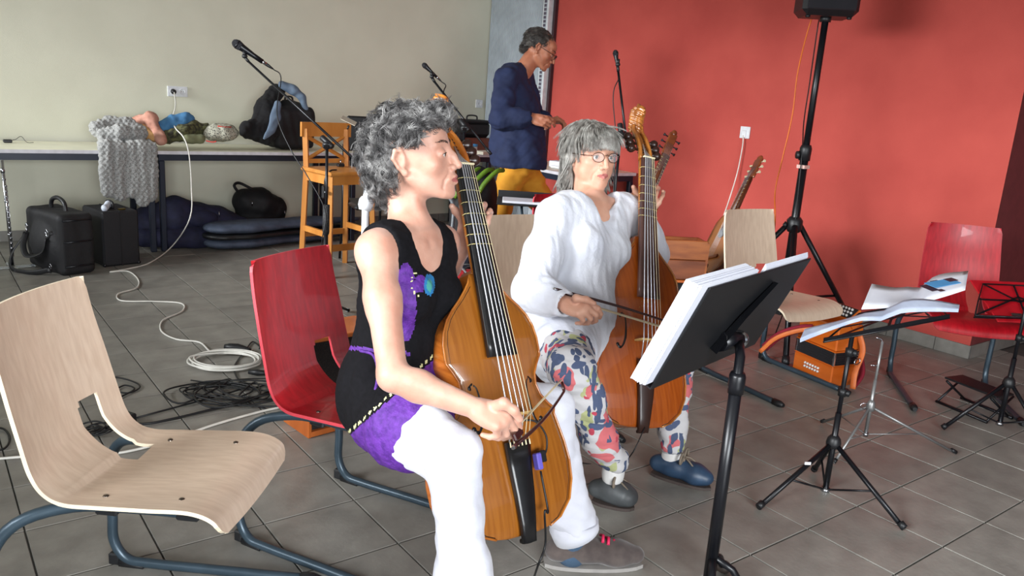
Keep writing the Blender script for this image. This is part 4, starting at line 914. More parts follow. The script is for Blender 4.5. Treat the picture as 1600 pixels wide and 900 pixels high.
        for k in range(3): c = h2+d*(Ln*(.46+.08*k))+UP*(.090-.012*k); part('lace', MB().tube([c-x*.018-UP*.004, c+UP*.005, c+x*.018-UP*.004], .0038, 6), M_lace, so)
    # glasses
    M_gl = mat('bronze_wire', (110, 84, 70), .25, metal=.8); M_lens = mat('lens', (235, 240, 245), .05, alpha=.10)
    g = part('glasses', MB().tube([P(-.008, .112, .010), P(0, .115, .014), P(.008, .112, .010)], .0014, 6), M_gl, w2)
    for x in (-1, 1):
        ring = [P(x*(.031+.0225*math.cos(a)), .108-.006*abs(math.cos(a) if math.cos(a) > 0 else 0), .004+.0165*math.sin(a)) for a in np.linspace(0, 2*math.pi, 25)]
        part('rim', MB().tube(ring, .0013, 6, cap=False), M_gl, g); part('temple', MB().tube(spline([P(x*.053, .102, .010), P(x*.074, .06, .010), P(x*.083, .0, .012), P(x*.084, -.015, .0)], 4), .0014, 6), M_gl, g)
        n_ = 24; mb = MB(); mb.add([p for p in ring[:n_]]+[p-(P(0, 1, 0)-P(0, 0, 0))*.0012 for p in ring[:n_]], [tuple(range(n_)), tuple(range(n_, 2*n_))[::-1]]+[(i, (i+1) % n_, (i+1) % n_+n_, i+n_) for i in range(n_)]); part('lens', mb, M_lens, g)
    e0 = P(-.078, -.002, -.036) if proj(P(-.078, 0, -.036))[0] < proj(P(.078, 0, -.036))[0] else P(.078, -.002, -.036)
    part('earring', MB().tube([e0, e0-UP*.010], .001, 5).lathe([(.0, 0), (.003, .004), (.006, .016), (.004, .022), (.0, .024)], e0-UP*.010, -UP, 8), M_silver, w2)
    part('bracelet', MB().tube([EL2*.18+WL2*.82+.030*(math.cos(a)*np.cross(nrm(WL2-EL2), UP)+math.sin(a)*np.cross(np.cross(nrm(WL2-EL2), UP), nrm(WL2-EL2))) for a in np.linspace(0, 6.283, 20)], .0022, 6, cap=False), M_silver, w2)
    # hair
    Hh = SDF(); Hh.ell(P(0, -.020, .046), (.086, .106, .088), R, .02); Hh.ell(P(0, .050, .080), (.066, .046, .034), R, .02)
    for x in (-1, 1): Hh.chain([P(x*.074, -.010, .05), P(x*.086, -.012, -.01), P(x*.082, -.020, -.07), P(x*.070, -.035, -.115)], [.026, .020, .020, .014], .02, flat=(tuple(R[:, 0]), 1.3))
    Hh.chain([P(0, -.085, .0), P(0, -.085, -.06), P(0, -.075, -.12)], [.062, .060, .048], .03, flat=(tuple(R[:, 1]), 1.6))
    Hh.ell(P(0, .118, -.018), (.076, .062, .080), R, .012, sub=True)
    c0 = HC2; v, f = Hh.mesh(c0-.21, c0+.2, .0045, lambda v: .003*snoise(v*V(1, 1, .2), 130, 51))
    hr = part('hair', np_mesh('hair', v, f), M_hair2, w2); crown = P(0, -.02, .135); side = np.sign(((c0-crown)@R)[0]+1e-6)
    def flow2(c, N): q = (c-crown); q = q-UP*(.09+.0*q[:, :1]); return q
    def clear2(S_):
        q = (S_-P(0, 0, 0))@R; a = np.abs(q[..., 0]); bad = ((q[..., 1] > .060) & (q[..., 2] < .040) & (a < .066)); return S_[~bad.any(1)]
    base = []
    for sd, n, L in ((8, 900, .075), (9, 500, .055)):
        b_ = clear2(curls(v, f, n, L, .0016, .5, sd, flow2, .0015, 12, None, .012)); rr = np.random.default_rng(sd)
        for k in range(8): base.append(b_+rr.normal(size=(len(b_), 1, 3))*.0016)
    # fringe: locks falling over the forehead
    rr = np.random.default_rng(77); fr = []
    for k in range(1800):
        x = rr.uniform(-.076, .076); yk = math.sqrt(max(.05, 1-(x/.088)**2)); s = np.linspace(0, 1, 12); z0 = .126-.012*(x/.06)**2; L = rr.uniform(.070, .098)
        fr.append([P(x*(.55+.5*t)+.002*math.sin(5*t+k), .038+(.074*yk)*math.sin(min(1, t*1.15)*1.35), z0-.0-L*t**1.4*(1.0)) for t in s])
    base.append(np.array(fr)); strands('locks', np.concatenate(base), .0008, M_hair2, hr)
build_w2()
# ------------------------------------------------------------------ walking man
M_sk3 = skin_mat('skin_tanned', (186, 122, 92), (168, 102, 74)); M_navy_sh = mat('navy_shirt', (30, 42, 78), .85, rgb2=(24, 34, 66), scale=10, bump=.2, bscale=60)
M_must = mat('mustard_cotton', (226, 158, 46), .85, rgb2=(212, 142, 34), scale=10, bump=.2, bscale=60); M_hair3 = hair_mat('dark_grey_hair', (110, 104, 98), (34, 30, 28), (66, 60, 56))
man = thing('person', 'man in navy shirt and mustard trousers walking past the grey partition', 'person', onz(815, 440, 0)*0+V(3.55, 4.62, 0))
def build_man():
    D = 5.65; H = at(812, 252, D); J = dict(H=H, RS=at(789, 122, D-.12), LS=at(815, 120, D+.22), N=at(818, 104, D+.02), F=HR)
    S = SDF(); RT, tp = torso(S, J, 0, w=1.12)
    E, W_ = at(781, 186, D-.2), at(830, 184, D-.22); El, Wl = at(835, 182, D+.30), at(858, 188, D+.05)
    S.cone(J['RS'], E, .05, .04, .03); S.chain([E, W_], [.042, .030], .02); S.cone(J['LS'], El, .05, .04, .03); S.chain([El, Wl], [.042, .030], .02)
    HC = at(843, 78, D+.02); F = nrm(HR*.93-HV*.12-UP*.42); U = nrm(UP+HR*.45)
    S.cone(J['N']-UP*.03, HC-F*.02-U*.05, .066, .060, .03); R, P = head(S, HC, F, U, 1.12, nose=1.1, lid=.6)
    K = W_+(at(852, 190, D-.24)-W_)*1.0; hand(S, W_, K, -UP*.4+HV, UP, ((30, 40, 30),)*2+((45, 50, 30),)*2, 1, thumb=[K+UP*.02-HR*.02, K+UP*.012+HR*.02, K+HR*.035], sz=1.1)
    K2 = Wl+nrm(HR-HV*.3)*.075; hand(S, Wl, K2, -HV*.3-UP, UP, ((30, 40, 30),)*4, 1, thumb=[K2+UP*.02-HR*.02, K2+UP*.012, K2+HR*.03], sz=1.1)
    lo = np.min([H, J['RS'], J['LS'], W_, Wl, K2, K], 0)-.15; hi = np.max([H, HC, J['LS'], K, K2, Wl], 0)+.19
    v, f = multi(S, [(HC, V(.17, .17, .19), .004), (K, V(.12, .12, .12), .0035), (K2, V(.12, .12, .12), .0035)], (lo, hi), .010)
    part('body', np_mesh('body', v, f), M_sk3, man); eyes(P, R, 1.12, man); brows(P, M_brow, man, 1.12)
    T = SDF(); torso(T, J, .03, w=1.16); Fw = RT[:, 1]; T.chain([tp(.6), tp(.25), tp(.0, 0, .0)], [.165, .180, .195], .05, flat=(tuple(RT[:, 0]), 1.0)); T.box(H-UP*.23, (.5, .5, .19), None, .0, .01, sub=True)
    T.chain([J['RS'], J['RS']*.5+E*.5, E, E*.3+W_*.7, E*.1+W_*.9], [.074, .078, .074, .062, .052], .03); T.chain([J['LS'], J['LS']*.5+El*.5, El, El*.3+Wl*.7], [.074, .078, .070, .055], .03)
    T.cone(E*.12+W_*.88, W_*1.4-E*.4, .036, .04, .008, sub=True); T.chain([tp(1.3, 0, .03), tp(1.06, 0, .075)], [.07, .045], .01, sub=True); T.cone(tp(1.12), tp(1.3), .072, .085, .01, sub=True)
    cloth('shirt', T, .009, M_navy_sh, man, None, lambda v: .010*snoise(v*V(1, 1, .5), 22, 61)+.004*snoise(v, 60, 62))
    part('collar', MB().tube([tp(1.10)+ .062*(math.cos(a)*RT[:, 0]+math.sin(a)*RT[:, 1])+UP*.012 for a in np.linspace(1.9, 7.5, 22)], .016, 8), M_navy_sh, man)
    RHp, LHp = H+RT[:, 0]*.09*np.sign((J['RS']-J['LS'])@RT[:, 0]), H-RT[:, 0]*.09*np.sign((J['RS']-J['LS'])@RT[:, 0])
    g = V(H[0], H[1], 0); RA = g-HR*.30-HV*.07+UP*.10; RK = (RHp+RA)/2+HR*.05+UP*.02; LA = g+HR*.34+HV*.09+UP*.09; LK = (LHp+LA)/2+HR*.06
    L = SDF(); L.chain([RHp-UP*.05, RK, RK*.5+RA*.5, RA+UP*.03], [.098, .080, .074, .070], .03); L.chain([LHp-UP*.05, LK, LK*.5+LA*.5, LA+UP*.03], [.115, .080, .074, .070], .03); L.ell(H-UP*.05, (.13, .12, .10), RT, .05)
    cloth('trousers', L, .010, M_must, man, None, lambda v: .008*snoise(v, 30, 71)+.004*snoise(v*V(.6, .6, 1.6), 60, 72))
    for A in (RA, LA):
        Q = SDF(); d, heel, Ln = shoe(Q, V(A[0], A[1], .06), V(A[0], A[1], 0)+HR*.20, .008); Q.box(V(A[0], A[1], -.05), (.4, .4, .056), None, 0, .002, sub=True); cloth('shoe', Q, .008, M_dark, man)
    Hh = SDF(); Hh.ell(P(0, -.026, .044), (.088, .108, .086), R, .02); Hh.ell(P(0, -.085, -.015), (.060, .036, .050), R, .02); Hh.ell(P(0, .125, -.01), (.10, .07, .085), R, .012, sub=True)
    for x in (-1, 1): Hh.ell(P(x*.10, .012, -.016), (.035, .045, .05), R, .01, sub=True)
    v, f = Hh.mesh(HC-.2, HC+.2, .006, lambda v: .004*snoise(v, 80, 81)); hr = part('hair', np_mesh('hair', v, f), M_hair3, man)
    S1 = curls(v, f, 3500, .038, .002, .5, 18, lambda c, N: (c-P(0, .05, .14)), .002, 8, None, .05); q = (S1-P(0, 0, 0))@R; S1 = S1[~((q[..., 1] > .055) & (q[..., 2] < .06)).any(1)]
    strands('locks', S1, .0012, M_hair3, hr)
    g = part('glasses', MB().tube([P(-.010, .115, .010), P(0, .118, .014), P(.010, .115, .010)], .0018, 6), M_dark, man)
    for x in (-1, 1):
        part('rim', MB().tube([P(x*(.032+.022*math.cos(a)), .112, .004+.015*math.sin(a)) for a in np.linspace(0, 6.283, 20)], .0018, 6, cap=False), M_dark, g); part('temple', MB().tube([P(x*.054, .11, .010), P(x*.084, .0, .014)], .0018, 6), M_dark, g)
build_man()
# ================================================================ stands, microphones, bags and the rest
M_chrome = mat('chrome', (190, 192, 198), .18, metal=1); M_silverp = mat('silver_stand', (150, 150, 150), .35, metal=.6); M_paper = mat('paper', (226, 228, 236), .8, rgb2=(214, 217, 230), scale=5)
M_mesh = mat('mic_grille', (44, 44, 50), .5, metal=.3, scale=400, bump=1.0, bscale=900)
def mic(root_label, tip, tail, group=None, clip_to=None):
    tip, tail = np.array(tip), np.array(tail); d = nrm(tail-tip); L = np.linalg.norm(tail-tip); k = L/.18
    t = thing('microphone', root_label, 'microphone', tip)
    part('grille', MB().lathe([(.0, 0), (.012*k, .003*k), (.021*k, .014*k), (.0245*k, .028*k), (.024*k, .040*k), (.021*k, .052*k)], tip, d, 18), M_mesh, t)
    part('grille_band', MB().lathe([(.0, .026*k), (.0255*k, .026*k), (.0255*k, .033*k), (.0, .033*k)], tip, d, 18), M_blkm, t)
    part('handle', MB().lathe([(.021*k, .050*k), (.0195*k, .06*k), (.0135*k, .12*k), (.0125*k, .178*k), (.0, .18*k)], tip, d, 18), M_blkm, t)
    part('connector', MB().lathe([(.0095*k, .178*k), (.0095*k, .198*k), (.0, .198*k)], tip, d, 14), M_chrome, t); part('cable_boot', MB().lathe([(.009*k, .197*k), (.008*k, .215*k), (.004*k, .24*k), (.0, .242*k)], tip, d, 12), M_blk, t)
    return t, tip+d*.24*k, d
def mic_stand(label, base, clutch, boom_tip, boom_end, foot=.26, gname='microphone stands', grip=None):
    t = thing('microphone_stand', label, 'stand', (base[0], base[1], 0), 0, gname)
    part('lower_tube', MB().tube([(base[0], base[1], .05), (base[0], base[1], clutch[2]*.55)], .0125, 10), M_blkm, t); part('upper_tube', MB().tube([(base[0], base[1], clutch[2]*.5), tuple(clutch)], .008, 10), M_blkm, t)
    part('height_clutch', MB().lathe([(.014, 0), (.018, .01), (.018, .10), (.014, .12), (.0, .12)], (base[0], base[1], clutch[2]*.50), UP, 12), M_blk, t)
    part('hub', MB().lathe([(.0, 0), (.024, 0), (.026, .05), (.016, .07), (.0, .07)], (base[0], base[1], .09), UP, 12), M_blk, t)
    for k in range(3):
        a = .6+k*2.094; e = V(base[0]+foot*math.cos(a), base[1]+foot*math.sin(a), .012)
        lg = part('leg', MB().tube([V(base[0], base[1], .13), e], .008, 8), M_blkm, t); part('rubber_foot', MB().tube([e-(e-V(base[0], base[1], .13))*.05, e], .0125, 8), M_blk, lg)
    b0, b1 = np.array(boom_tip), np.array(boom_end); d = nrm(b1-b0)
    part('boom', MB().tube([b0, b1], .0068, 10), M_blkm, t); c = np.array(clutch)
    part('boom_clutch', MB().tube([c-d*.045, c-d*.04, c+d*.04, c+d*.045], [.012, .016, .016, .012], 10), M_blk, t)
    part('swivel', MB().lathe([(.0, -.022), (.021, -.022), (.023, 0), (.021, .018), (.0, .018)], c-UP*.018, HV, 14), M_blk, t); part('wing_knob', MB().box(c-UP*.02-HV*.035, (.034, .012, .016), None, bev=.004), M_blk, t)
    part('counter_grip', MB().tube([b1-d*.05, b1], .0095, 8), M_blk, t)
    part('mic_clip', MB().tube([b0, b0-d*.03+UP*.006], [.0085, .0085], 8).lathe([(.0, -.014), (.012, -.014), (.012, .014), (.0, .014)], b0-d*.03+UP*.01, HV, 10).tube([b0-d*.03+UP*.01, b0-d*.035+UP*.035], .010, 8), M_blk, t)
    return t
# stand 1 (left, before the bar stool)
D1 = 4.35; c1 = at(511, 222, D1); bt = at(388, 96, D1+.12); be = at(563, 258, D1-.05)
s1 = mic_stand('tall boom microphone stand in front of the bar stool', (c1[0], c1[1]), c1, bt, be)
part('textured_grip', MB().tube([V(c1[0], c1[1], over(c1, 512, 362)), V(c1[0], c1[1], over(c1, 512, 320))], .019, 12), mat('knurled_grip', (60, 60, 62), .7, rgb2=(20, 20, 22), kind='vor', scale=160), s1)
_, tl, d_ = mic('black vocal microphone on the boom above the black rucksack', at(363, 64, D1+.10), at(411, 97, D1+.16))
cb = spline([tl, tl+d_*.05-UP*.02, at(433, 180, D1+.1), at(455, 235, D1+.05), at(480, 275, D1), at(508, 330, D1-.02), at(503, 380, D1), V(c1[0]-.03, c1[1]-.05, .25), V(c1[0]-.1, c1[1]-.1, .006), onz(440, 480, .006), onz(405, 545, .006)], 8)
tag(part('microphone_cable', MB().tube(cb, .0033, 6), M_cable), 'black cable hanging from the microphone above the rucksack', 'cable')
# stand 2 (behind the woman in black)
D2 = 4.7; c2 = at(726, 196, D2); s2 = mic_stand('boom microphone stand behind the curly-haired woman, boom slanting over her head', (c2[0], c2[1]), c2, at(679, 128, D2+.1), at(767, 241, D2-.05))
_, tl, d_ = mic('black vocal microphone above the head of the curly-haired woman', at(660, 99, D2+.1), at(683, 121, D2+.12)); 
tag(part('microphone_cable', MB().tube(spline([tl, tl+d_*.03, at(693, 148, D2+.1), at(700, 190, D2+.1), V(c2[0]+.03, c2[1], .6), V(c2[0]+.05, c2[1]-.05, .006)], 8), .0033, 6), M_cable), 'black cable hanging from the microphone over the curly hair', 'cable')
# stand 3 (in front of the red wall)
D3 = 4.5; c3 = at(972, 196, D3); s3 = mic_stand('microphone stand in front of the red wall behind the white-bloused woman', (at(961, 300, D3)[0], at(961, 300, D3)[1]), at(970, 205, D3), at(966, 112, D3), at(980, 232, D3))
_, tl, d_ = mic('black vocal microphone upright before the red wall', at(961, 78, D3), at(966, 110, D3)); part('microphone_cable', MB().tube(spline([tl, at(958, 150, D3), at(962, 220, D3+.03), at(958, 330, D3+.03), V(c3[0], c3[1]-.1, .006)], 6), .003, 6), M_cable); tag(bpy.context.scene.collection.objects[-1], 'black cable hanging from the microphone before the red wall', 'cable')
# two ball-headed desk microphones beside the jars
for (x, y, nm) in ((719, 214, 'upper'), (727, 237, 'lower')):
    p = ony(x, y, 6.62 if nm == 'upper' else 6.42); p[2] = max(p[2], .81); t = thing('desk_microphone', '%s of the two round black foam microphones near the blue-lidded jars' % nm, 'microphone', (p[0], p[1], .755))
    part('foam_ball', MB().ball(p, .045), M_mesh, t); part('stem', MB().tube([p, V(p[0]+.01, p[1]+.02, .77)], .006, 8), M_blk, t); part('base', MB().lathe([(.0, 0), (.045, 0), (.045, .01), (.0, .014)], (p[0]+.01, p[1]+.02, .7555), UP, 16), M_blk, t)
# ---- big black music stand in front
qA, qB, qC, qD = V(2.10, 1.317, .935), V(2.095, 1.462, .630), V(1.506, 1.345, .621), V(1.511, 1.197, .931)
ms = thing('music_stand', 'large solid black music stand in the foreground holding a thick stack of sheets', 'music stand', (1.755, 1.262, 0))
X_ = nrm(qB-qC); Yu = nrm(qA-qB); Nb = nrm(np.cross(X_, Yu)); Nb = Nb if Nb@(V(0, 0, CAMH)-qA) > 0 else -Nb   # Nb points to the camera side (back of the desk)
ctr = (qA+qB+qC+qD)/4; Wd, Hd = np.linalg.norm(qB-qC), np.linalg.norm(qA-qB); Rd = np.array([X_, Yu, np.cross(X_, Yu)]).T
part('desk', MB().box(ctr, (Wd, Hd, .006), Rd, bev=.002), M_blk, ms); part('ledge', MB().box(ctr-Yu*Hd/2-Nb*.028, (Wd, .004, .06), Rd), M_blk, ms)
J = V(1.755, 1.268, .752); disc = ctr-Yu*.01+X_*0; disc = at(1155, 530, 2.27)
part('back_plate', MB().tube([ctr+Nb*.012-X_*.06-Yu*.09, ctr+Nb*.014+X_*.0+Yu*.02, ctr+Nb*.010+X_*.10+Yu*.12], [.030, .022, .014], 4, smooth=False, flat=(1, .35)), M_blkm, ms)
part('tilt_bracket', MB().tube([disc, ctr+Nb*.01-X_*.05-Yu*.06], [.022, .03], 8), M_blkm, ms)
part('tilt_disc', MB().lathe([(.0, -.03), (.024, -.03), (.026, .0), (.024, .006), (.008, .009), (.0, .01)], disc, nrm(V(0, 0, CAMH)-disc), 20), M_chrome, ms)
part('upper_tube', MB().tube([(1.755, 1.262, .45), (1.755, 1.262, .70), disc], .0135, 12), M_blkm, ms); part('lower_tube', MB().tube([(1.755, 1.262, .03), (1.755, 1.262, .62)], .0175, 12), M_blkm, ms)
part('collar', MB().lathe([(.0, 0), (.021, 0), (.023, .02), (.023, .05), (.019, .06), (.0, .06)], (1.755, 1.262, .595), UP, 14), M_blkm, ms)
for a in (.25, 3.9, 5.4):
    e = V(1.755+.10*math.cos(a), 1.262+.10*math.sin(a), .012); lg = part('leg', MB().tube([V(1.755, 1.262, .10), V(1.755, 1.262, .10)*.4+e*.6+UP*.02, e], .011, 8), M_blkm, ms); part('rubber_foot', MB().ball(e+UP*.006, (.024, .024, .018)), mat('brown_rubber', (58, 48, 44), .6), lg)
# paper stack on the desk
stk = thing('sheet_music_stack', 'thick fanned stack of white sheet music on the big black stand', 'paper', ctr)
for k in range(16):
    r = random.Random(k); off = -Nb*(.006+k*.0024); sh = X_*(-.042+.002*r.uniform(-1, 1)-.001*k)+Yu*(.012+.002*r.uniform(-1, 1))
    w_ = Wd*.5; part('sheet', MB().box(ctr+off+sh-X_*(Wd*.24), (w_, Hd*.96, .0022), Rd), M_paper, stk)
for k in range(6): part('sheet', MB().box(ctr-Nb*(.006+k*.0015)+X_*(Wd*.25)-Yu*(-.008-.002*k), (Wd*.46, Hd*.97, .0012), Rd), M_paper, stk)
# ---- folding tripod music stands
def tripod_stand(label, base, hubz, feet, metal, top, knobs=(), r=.0095, group='folding tripod music stands', low=.10, spread=.16, sub=True):
    t = thing('folding_music_stand', label, 'music stand', (base[0], base[1], 0), 0, group); b = V(base[0], base[1], 0)
    part('pole', MB().tube([b+UP*(low), b+UP*(hubz+.12)], r*1.15, 10), metal, t); part('upper_pole', MB().tube([b+UP*(hubz+.05), b+UP*top], r*.85, 10), metal, t)
    part('hub', MB().lathe([(.0, -.012), (r*2.6, -.012), (r*2.8, .004), (r*2.4, .022), (r*1.4, .034), (.0, .034)], b+UP*hubz, UP, 12), M_blk if metal is not M_silverp else metal, t)
    part('spreader_ring', MB().lathe([(.0, -.008), (r*1.7, -.008), (r*1.7, .008), (.0, .008)], b+UP*low, UP, 10), M_chrome, t)
    for f in feet:
        f = np.array(f); h = b+UP*hubz+nrm((f-b)*V(1, 1, 0))*r*1.5; mid = h+(f-h)*.55
        lg = part('leg', MB().tube([h, f+UP*.008], r*.95, 8), metal, t); part('rubber_foot', MB().tube([f+UP*.012-(f-h)*.06, f+UP*.012], r*1.35, 8), M_blk, lg); part('strut', MB().tube([b+UP*low, mid], r*.42, 6), metal, t)
    for z in knobs: part('clamp_knob', MB().lathe([(.0, 0), (.012, 0), (.013, .014), (.0, .02)], b+UP*z+HR*r, HR-HV*.3, 10).lathe([(.0, -.012), (r*1.5, -.012), (r*1.5, .016), (.0, .016)], b+UP*z, UP, 10), M_blk, t)
    return t, b
t3, b3 = tripod_stand('black tripod music stand with open papers, right of the big stand', (2.614, 1.432), over((2.614, 1.432), 1301, 693), [onz(1184, 797), onz(1412, 830), onz(1271, 738)], M_blkm, .595, knobs=(over((2.614, 1.432), 1318, 614), over((2.614, 1.432), 1333, 552)), low=over((2.614, 1.432), 1290, 765))
part('brand_sticker', MB().box(b3*0+at(1262, 724, 2.86), (.022, .004, .010), rotz(-.6)), M_wplast, t3)
def wire_desk(root, c, X, Y, w, h, metal, N):   # folding wire desk
    P_ = lambda u, v: c+X*u*w/2+Y*v*h; pts = [P_(-1, 0), P_(1, 0), P_(.82, .5), P_(.62, 1), P_(-.62, 1), P_(-.82, .5), P_(-1, 0)]
    part('desk_frame', MB().tube(pts, .0035, 6), metal, root)
    for a, b_ in (((-1, 0), (0, .62)), ((1, 0), (0, .62)), ((-.62, 1), (0, .45)), ((.62, 1), (0, .45)), ((-.82, .5), (.82, .5)), ((0, 0), (0, 1))): part('desk_bar', MB().box((P_(*a)+P_(*b_))/2, (np.linalg.norm(P_(*b_)-P_(*a)), .009, .002), frame(N, P_(*b_)-P_(*a))), metal, root)
    part('ledge', MB().box(c+N*.008, (w, .004, .014), frame(N, X)), metal, root); return P_
cD = at(1385, 498, 2.99); XD = nrm(at(1515, 494, 2.98)-at(1250, 545, 2.86))
YD = nrm(at(1402, 474, 3.22)-at(1345, 532, 2.92)); YD = nrm(YD-XD*(YD@XD)*.3); ND = nrm(np.cross(XD, YD)); ND = ND if ND[2] > 0 else -ND
wire_desk(t3, V(b3[0], b3[1], .595)+XD*.14, XD, YD, .50, .24, M_blkm, ND)
M_mag = mat('magazine_print', (196, 206, 226), .5, rgb2=(170, 182, 206), scale=14, stretch=(1, 1, 1)); M_bluep = mat('cyan_print', (70, 150, 205), .5); M_darkp = mat('dark_print', (60, 40, 52), .5); M_pinkp = mat('pink_print', (226, 150, 158), .6)
def sheet(name, label, c, X, Y, N, w, h, curl, m, th=.004, fold=True, group=None):
    t = thing(name, label, 'paper', c, 0, group); us = np.linspace(-1, 1, 17)
    G = [[c+X*u*w/2+Y*v*h+N*(.006+curl*(abs(u)**1.5)+(.022*math.exp(-((u-.0)/.16)**2)*-1 if fold else 0)+.022+.012*math.sin(u*4)*v) for u in us] for v in np.linspace(0, 1, 5)]
    part('pages', MB().grid(G, th, n=N), m, t); return t, G
base = V(b3[0], b3[1], .585)+XD*.06
tA, _ = sheet('open_magazine', 'open printed booklet propped at the back of the tripod stand, blue picture at its right', base+YD*.05+XD*.17+UP*.045, XD, YD, ND, .42, .25, .02, M_paper)
for (u, v, w_, h_, m) in ((.50, .55, .11, .06, M_bluep), (.24, .5, .03, .07, M_darkp), (.40, .62, .03, .05, M_darkp), (.66, .62, .035, .035, M_darkp), (.5, .25, .02, .02, M_darkp)):
    c = base+YD*.05+XD*.17+UP*.045+XD*u*.21+YD*v*.25+ND*(.0310+.02*abs(u)**1.5+.012*math.sin(u*4)*v); part('picture', MB().box(c, (w_, h_, .0015), frame(ND, XD+ND*.10)), m, tA)
tB, G = sheet('loose_sheets', 'long curling white sheets hanging over the front of the tripod stand', base-YD*.035+XD*.05+UP*.055+ND*.012, XD, YD, ND, .62, .075, -.045, M_mag, .012)
# silver folding stand behind
bs = onz(1352, 680, .08); t4, b4 = tripod_stand('small silver folding music stand behind the black tripod stand', (bs[0], bs[1]), over(bs, 1366, 638), [onz(1493, 711), onz(1273, 640)*.6+onz(1300, 700)*.4, onz(1302, 727)], M_silverp, over(bs, 1383, 534), r=.0062, low=.085)
hk = part('wing_screw', MB().tube([b4+UP*over(bs, 1366, 636)-HR*(.01+.016*math.cos(a)+.016)+UP*.012*math.sin(a) for a in np.linspace(0, 6.28, 12)], .002, 6, cap=False), M_chrome, t4); part('top_hook', MB().tube(spline([b4+UP*over(bs, 1381, 545), b4+UP*over(bs, 1383, 532)+HR*-.004, b4+UP*over(bs, 1380, 528)-HR*.03], 4), .004, 6), M_chrome, t4)
part('side_screw', MB().tube([b4+UP*over(bs, 1375, 572)-HR*.03, b4+UP*over(bs, 1375, 572)], .0025, 6), M_chrome, t4)
# right stand with red folder
br = (3.845, 1.35); t5, b5 = tripod_stand('black tripod music stand carrying a red folder at the far right edge', br, over(br, 1576, 600), [onz(1472, 672), onz(1563, 628), onz(1640, 705)], M_blkm, .74, knobs=(.45,), low=.05)
cR = at(1604, 496, 3.62); XR = nrm(HR*.97+HV*.1); YR = nrm(HV*.75+HR*.12+UP*.42); NR = nrm(np.cross(XR, YR)); NR = NR if NR@HV < 0 else -NR
wire_desk(t5, cR, XR, YR, .50, .22, M_blkm, -NR)
M_fold = mat('red_folder', (186, 20, 34), .4); fo = part('red_folder', MB().box(cR+YR*.12-NR*.016+XR*.07, (.48, .27, .008), frame(NR, XR), bev=.002), M_fold); tag(fo, 'glossy red folder standing on the music stand at the right edge', 'folder')
part('clip', MB().box(cR+XR*-.05+NR*.006+YR*.01, (.05, .012, .006), frame(NR, XR)), M_chrome, t5)
# folding foot stool
fs = thing('foot_stool', 'small black folding foot stool on the floor below the red chair', 'footstool', onz(1500, 640))
cf = onz(1505, 645)*V(1, 1, 0); XF = nrm(onz(1540, 665)-onz(1462, 632)); XF = nrm(V(XF[0], XF[1], 0)); YF = V(-XF[1], XF[0], 0)
if YF@HV < 0: YF = -YF
zt = .13; part('top', MB().box(cf+YF*.07+UP*zt, (.27, .13, .010), frame(UP, XF), bev=.003), M_blk, fs)
for s in (-1, 1):
    part('leg', MB().tube([cf+XF*.13*s-YF*.02+UP*.01, cf+XF*.13*s+YF*.14+UP*(zt-.01)], .006, 6), M_blkm, fs); part('leg', MB().tube([cf+XF*.115*s+YF*.16+UP*.01, cf+XF*.115*s+YF*.0+UP*(zt-.01)], .006, 6), M_blkm, fs)
for q in (-.02, .16): part('foot_bar', MB().tube([cf-XF*.135+YF*q+UP*.01, cf+XF*.135+YF*q+UP*.01], .0075, 6), M_blkm, fs)
# ---- speaker on its tripod
hub = at(1241, 352, 4.75); pb = (hub[0], hub[1]); ss = thing('speaker_stand', 'tall black tripod speaker stand in front of the red wall', 'stand', (pb[0], pb[1], 0))
zc = over(pb, 1257, 240); part('lower_tube', MB().tube([(pb[0], pb[1], .18), (pb[0], pb[1], zc)], .024, 14), M_blkm, ss); part('upper_tube', MB().tube([(pb[0], pb[1], zc-.02), (pb[0], pb[1], 1.88)], .0185, 14), M_blkm, ss)
part('hub', MB().lathe([(.0, -.04), (.034, -.04), (.046, -.02), (.046, .03), (.03, .05), (.0, .05)], (pb[0], pb[1], hub[2]), UP, 12), M_blk, ss); part('clamp', MB().lathe([(.0, -.04), (.032, -.04), (.034, .03), (.026, .05), (.0, .05)], (pb[0], pb[1], zc), UP, 12), M_blk, ss)
part('clamp_knob', MB().lathe([(.0, 0), (.010, 0), (.010, .03), (.024, .034), (.022, .05), (.0, .052)], (pb[0], pb[1], zc-.01), -HR, 10), M_blk, ss); part('hub_knob', MB().lathe([(.0, 0), (.010, .0), (.010, .05), (.022, .054), (.0, .07)], (pb[0], pb[1], hub[2]), -HR, 10), M_blk, ss); part('sticker', MB().box((pb[0], pb[1], zc-.075), (.052, .052, .02)), mat('white_red_label', (230, 190, 180), .5), ss)
fr = onz(1372, 524); dr = nrm((fr-V(pb[0], pb[1], 0))*V(1, 1, 0)); Lr = np.linalg.norm((fr-V(pb[0], pb[1], 0))[:2])
for k in range(3):
    d = rotz(k*2.094)@dr; f = V(pb[0], pb[1], 0)+d*min(Lr, .58); h = V(pb[0], pb[1], hub[2])+d*.04
    if f[0] > 4.86: f[0] = 4.86
    lg = part('leg', MB().tube([h, f+UP*.014], .0165, 8), M_blkm, ss); part('rubber_foot', MB().tube([f+UP*.016-(f-h)*.05, f+UP*.016], .021, 8), M_blk, lg); part('strut', MB().tube([(pb[0], pb[1], .25), h+(f-h)*.62], .008, 6), M_blkm, ss)
sp = thing('loudspeaker', 'black loudspeaker on top of the tall tripod stand', 'speaker', (pb[0], pb[1], 1.87)); fd = nrm(-HV*.9-HR*.1); fx = np.cross(fd, UP); Rs = np.array([fx, fd, UP]).T; o = V(pb[0], pb[1], 2.115)-fd*.03
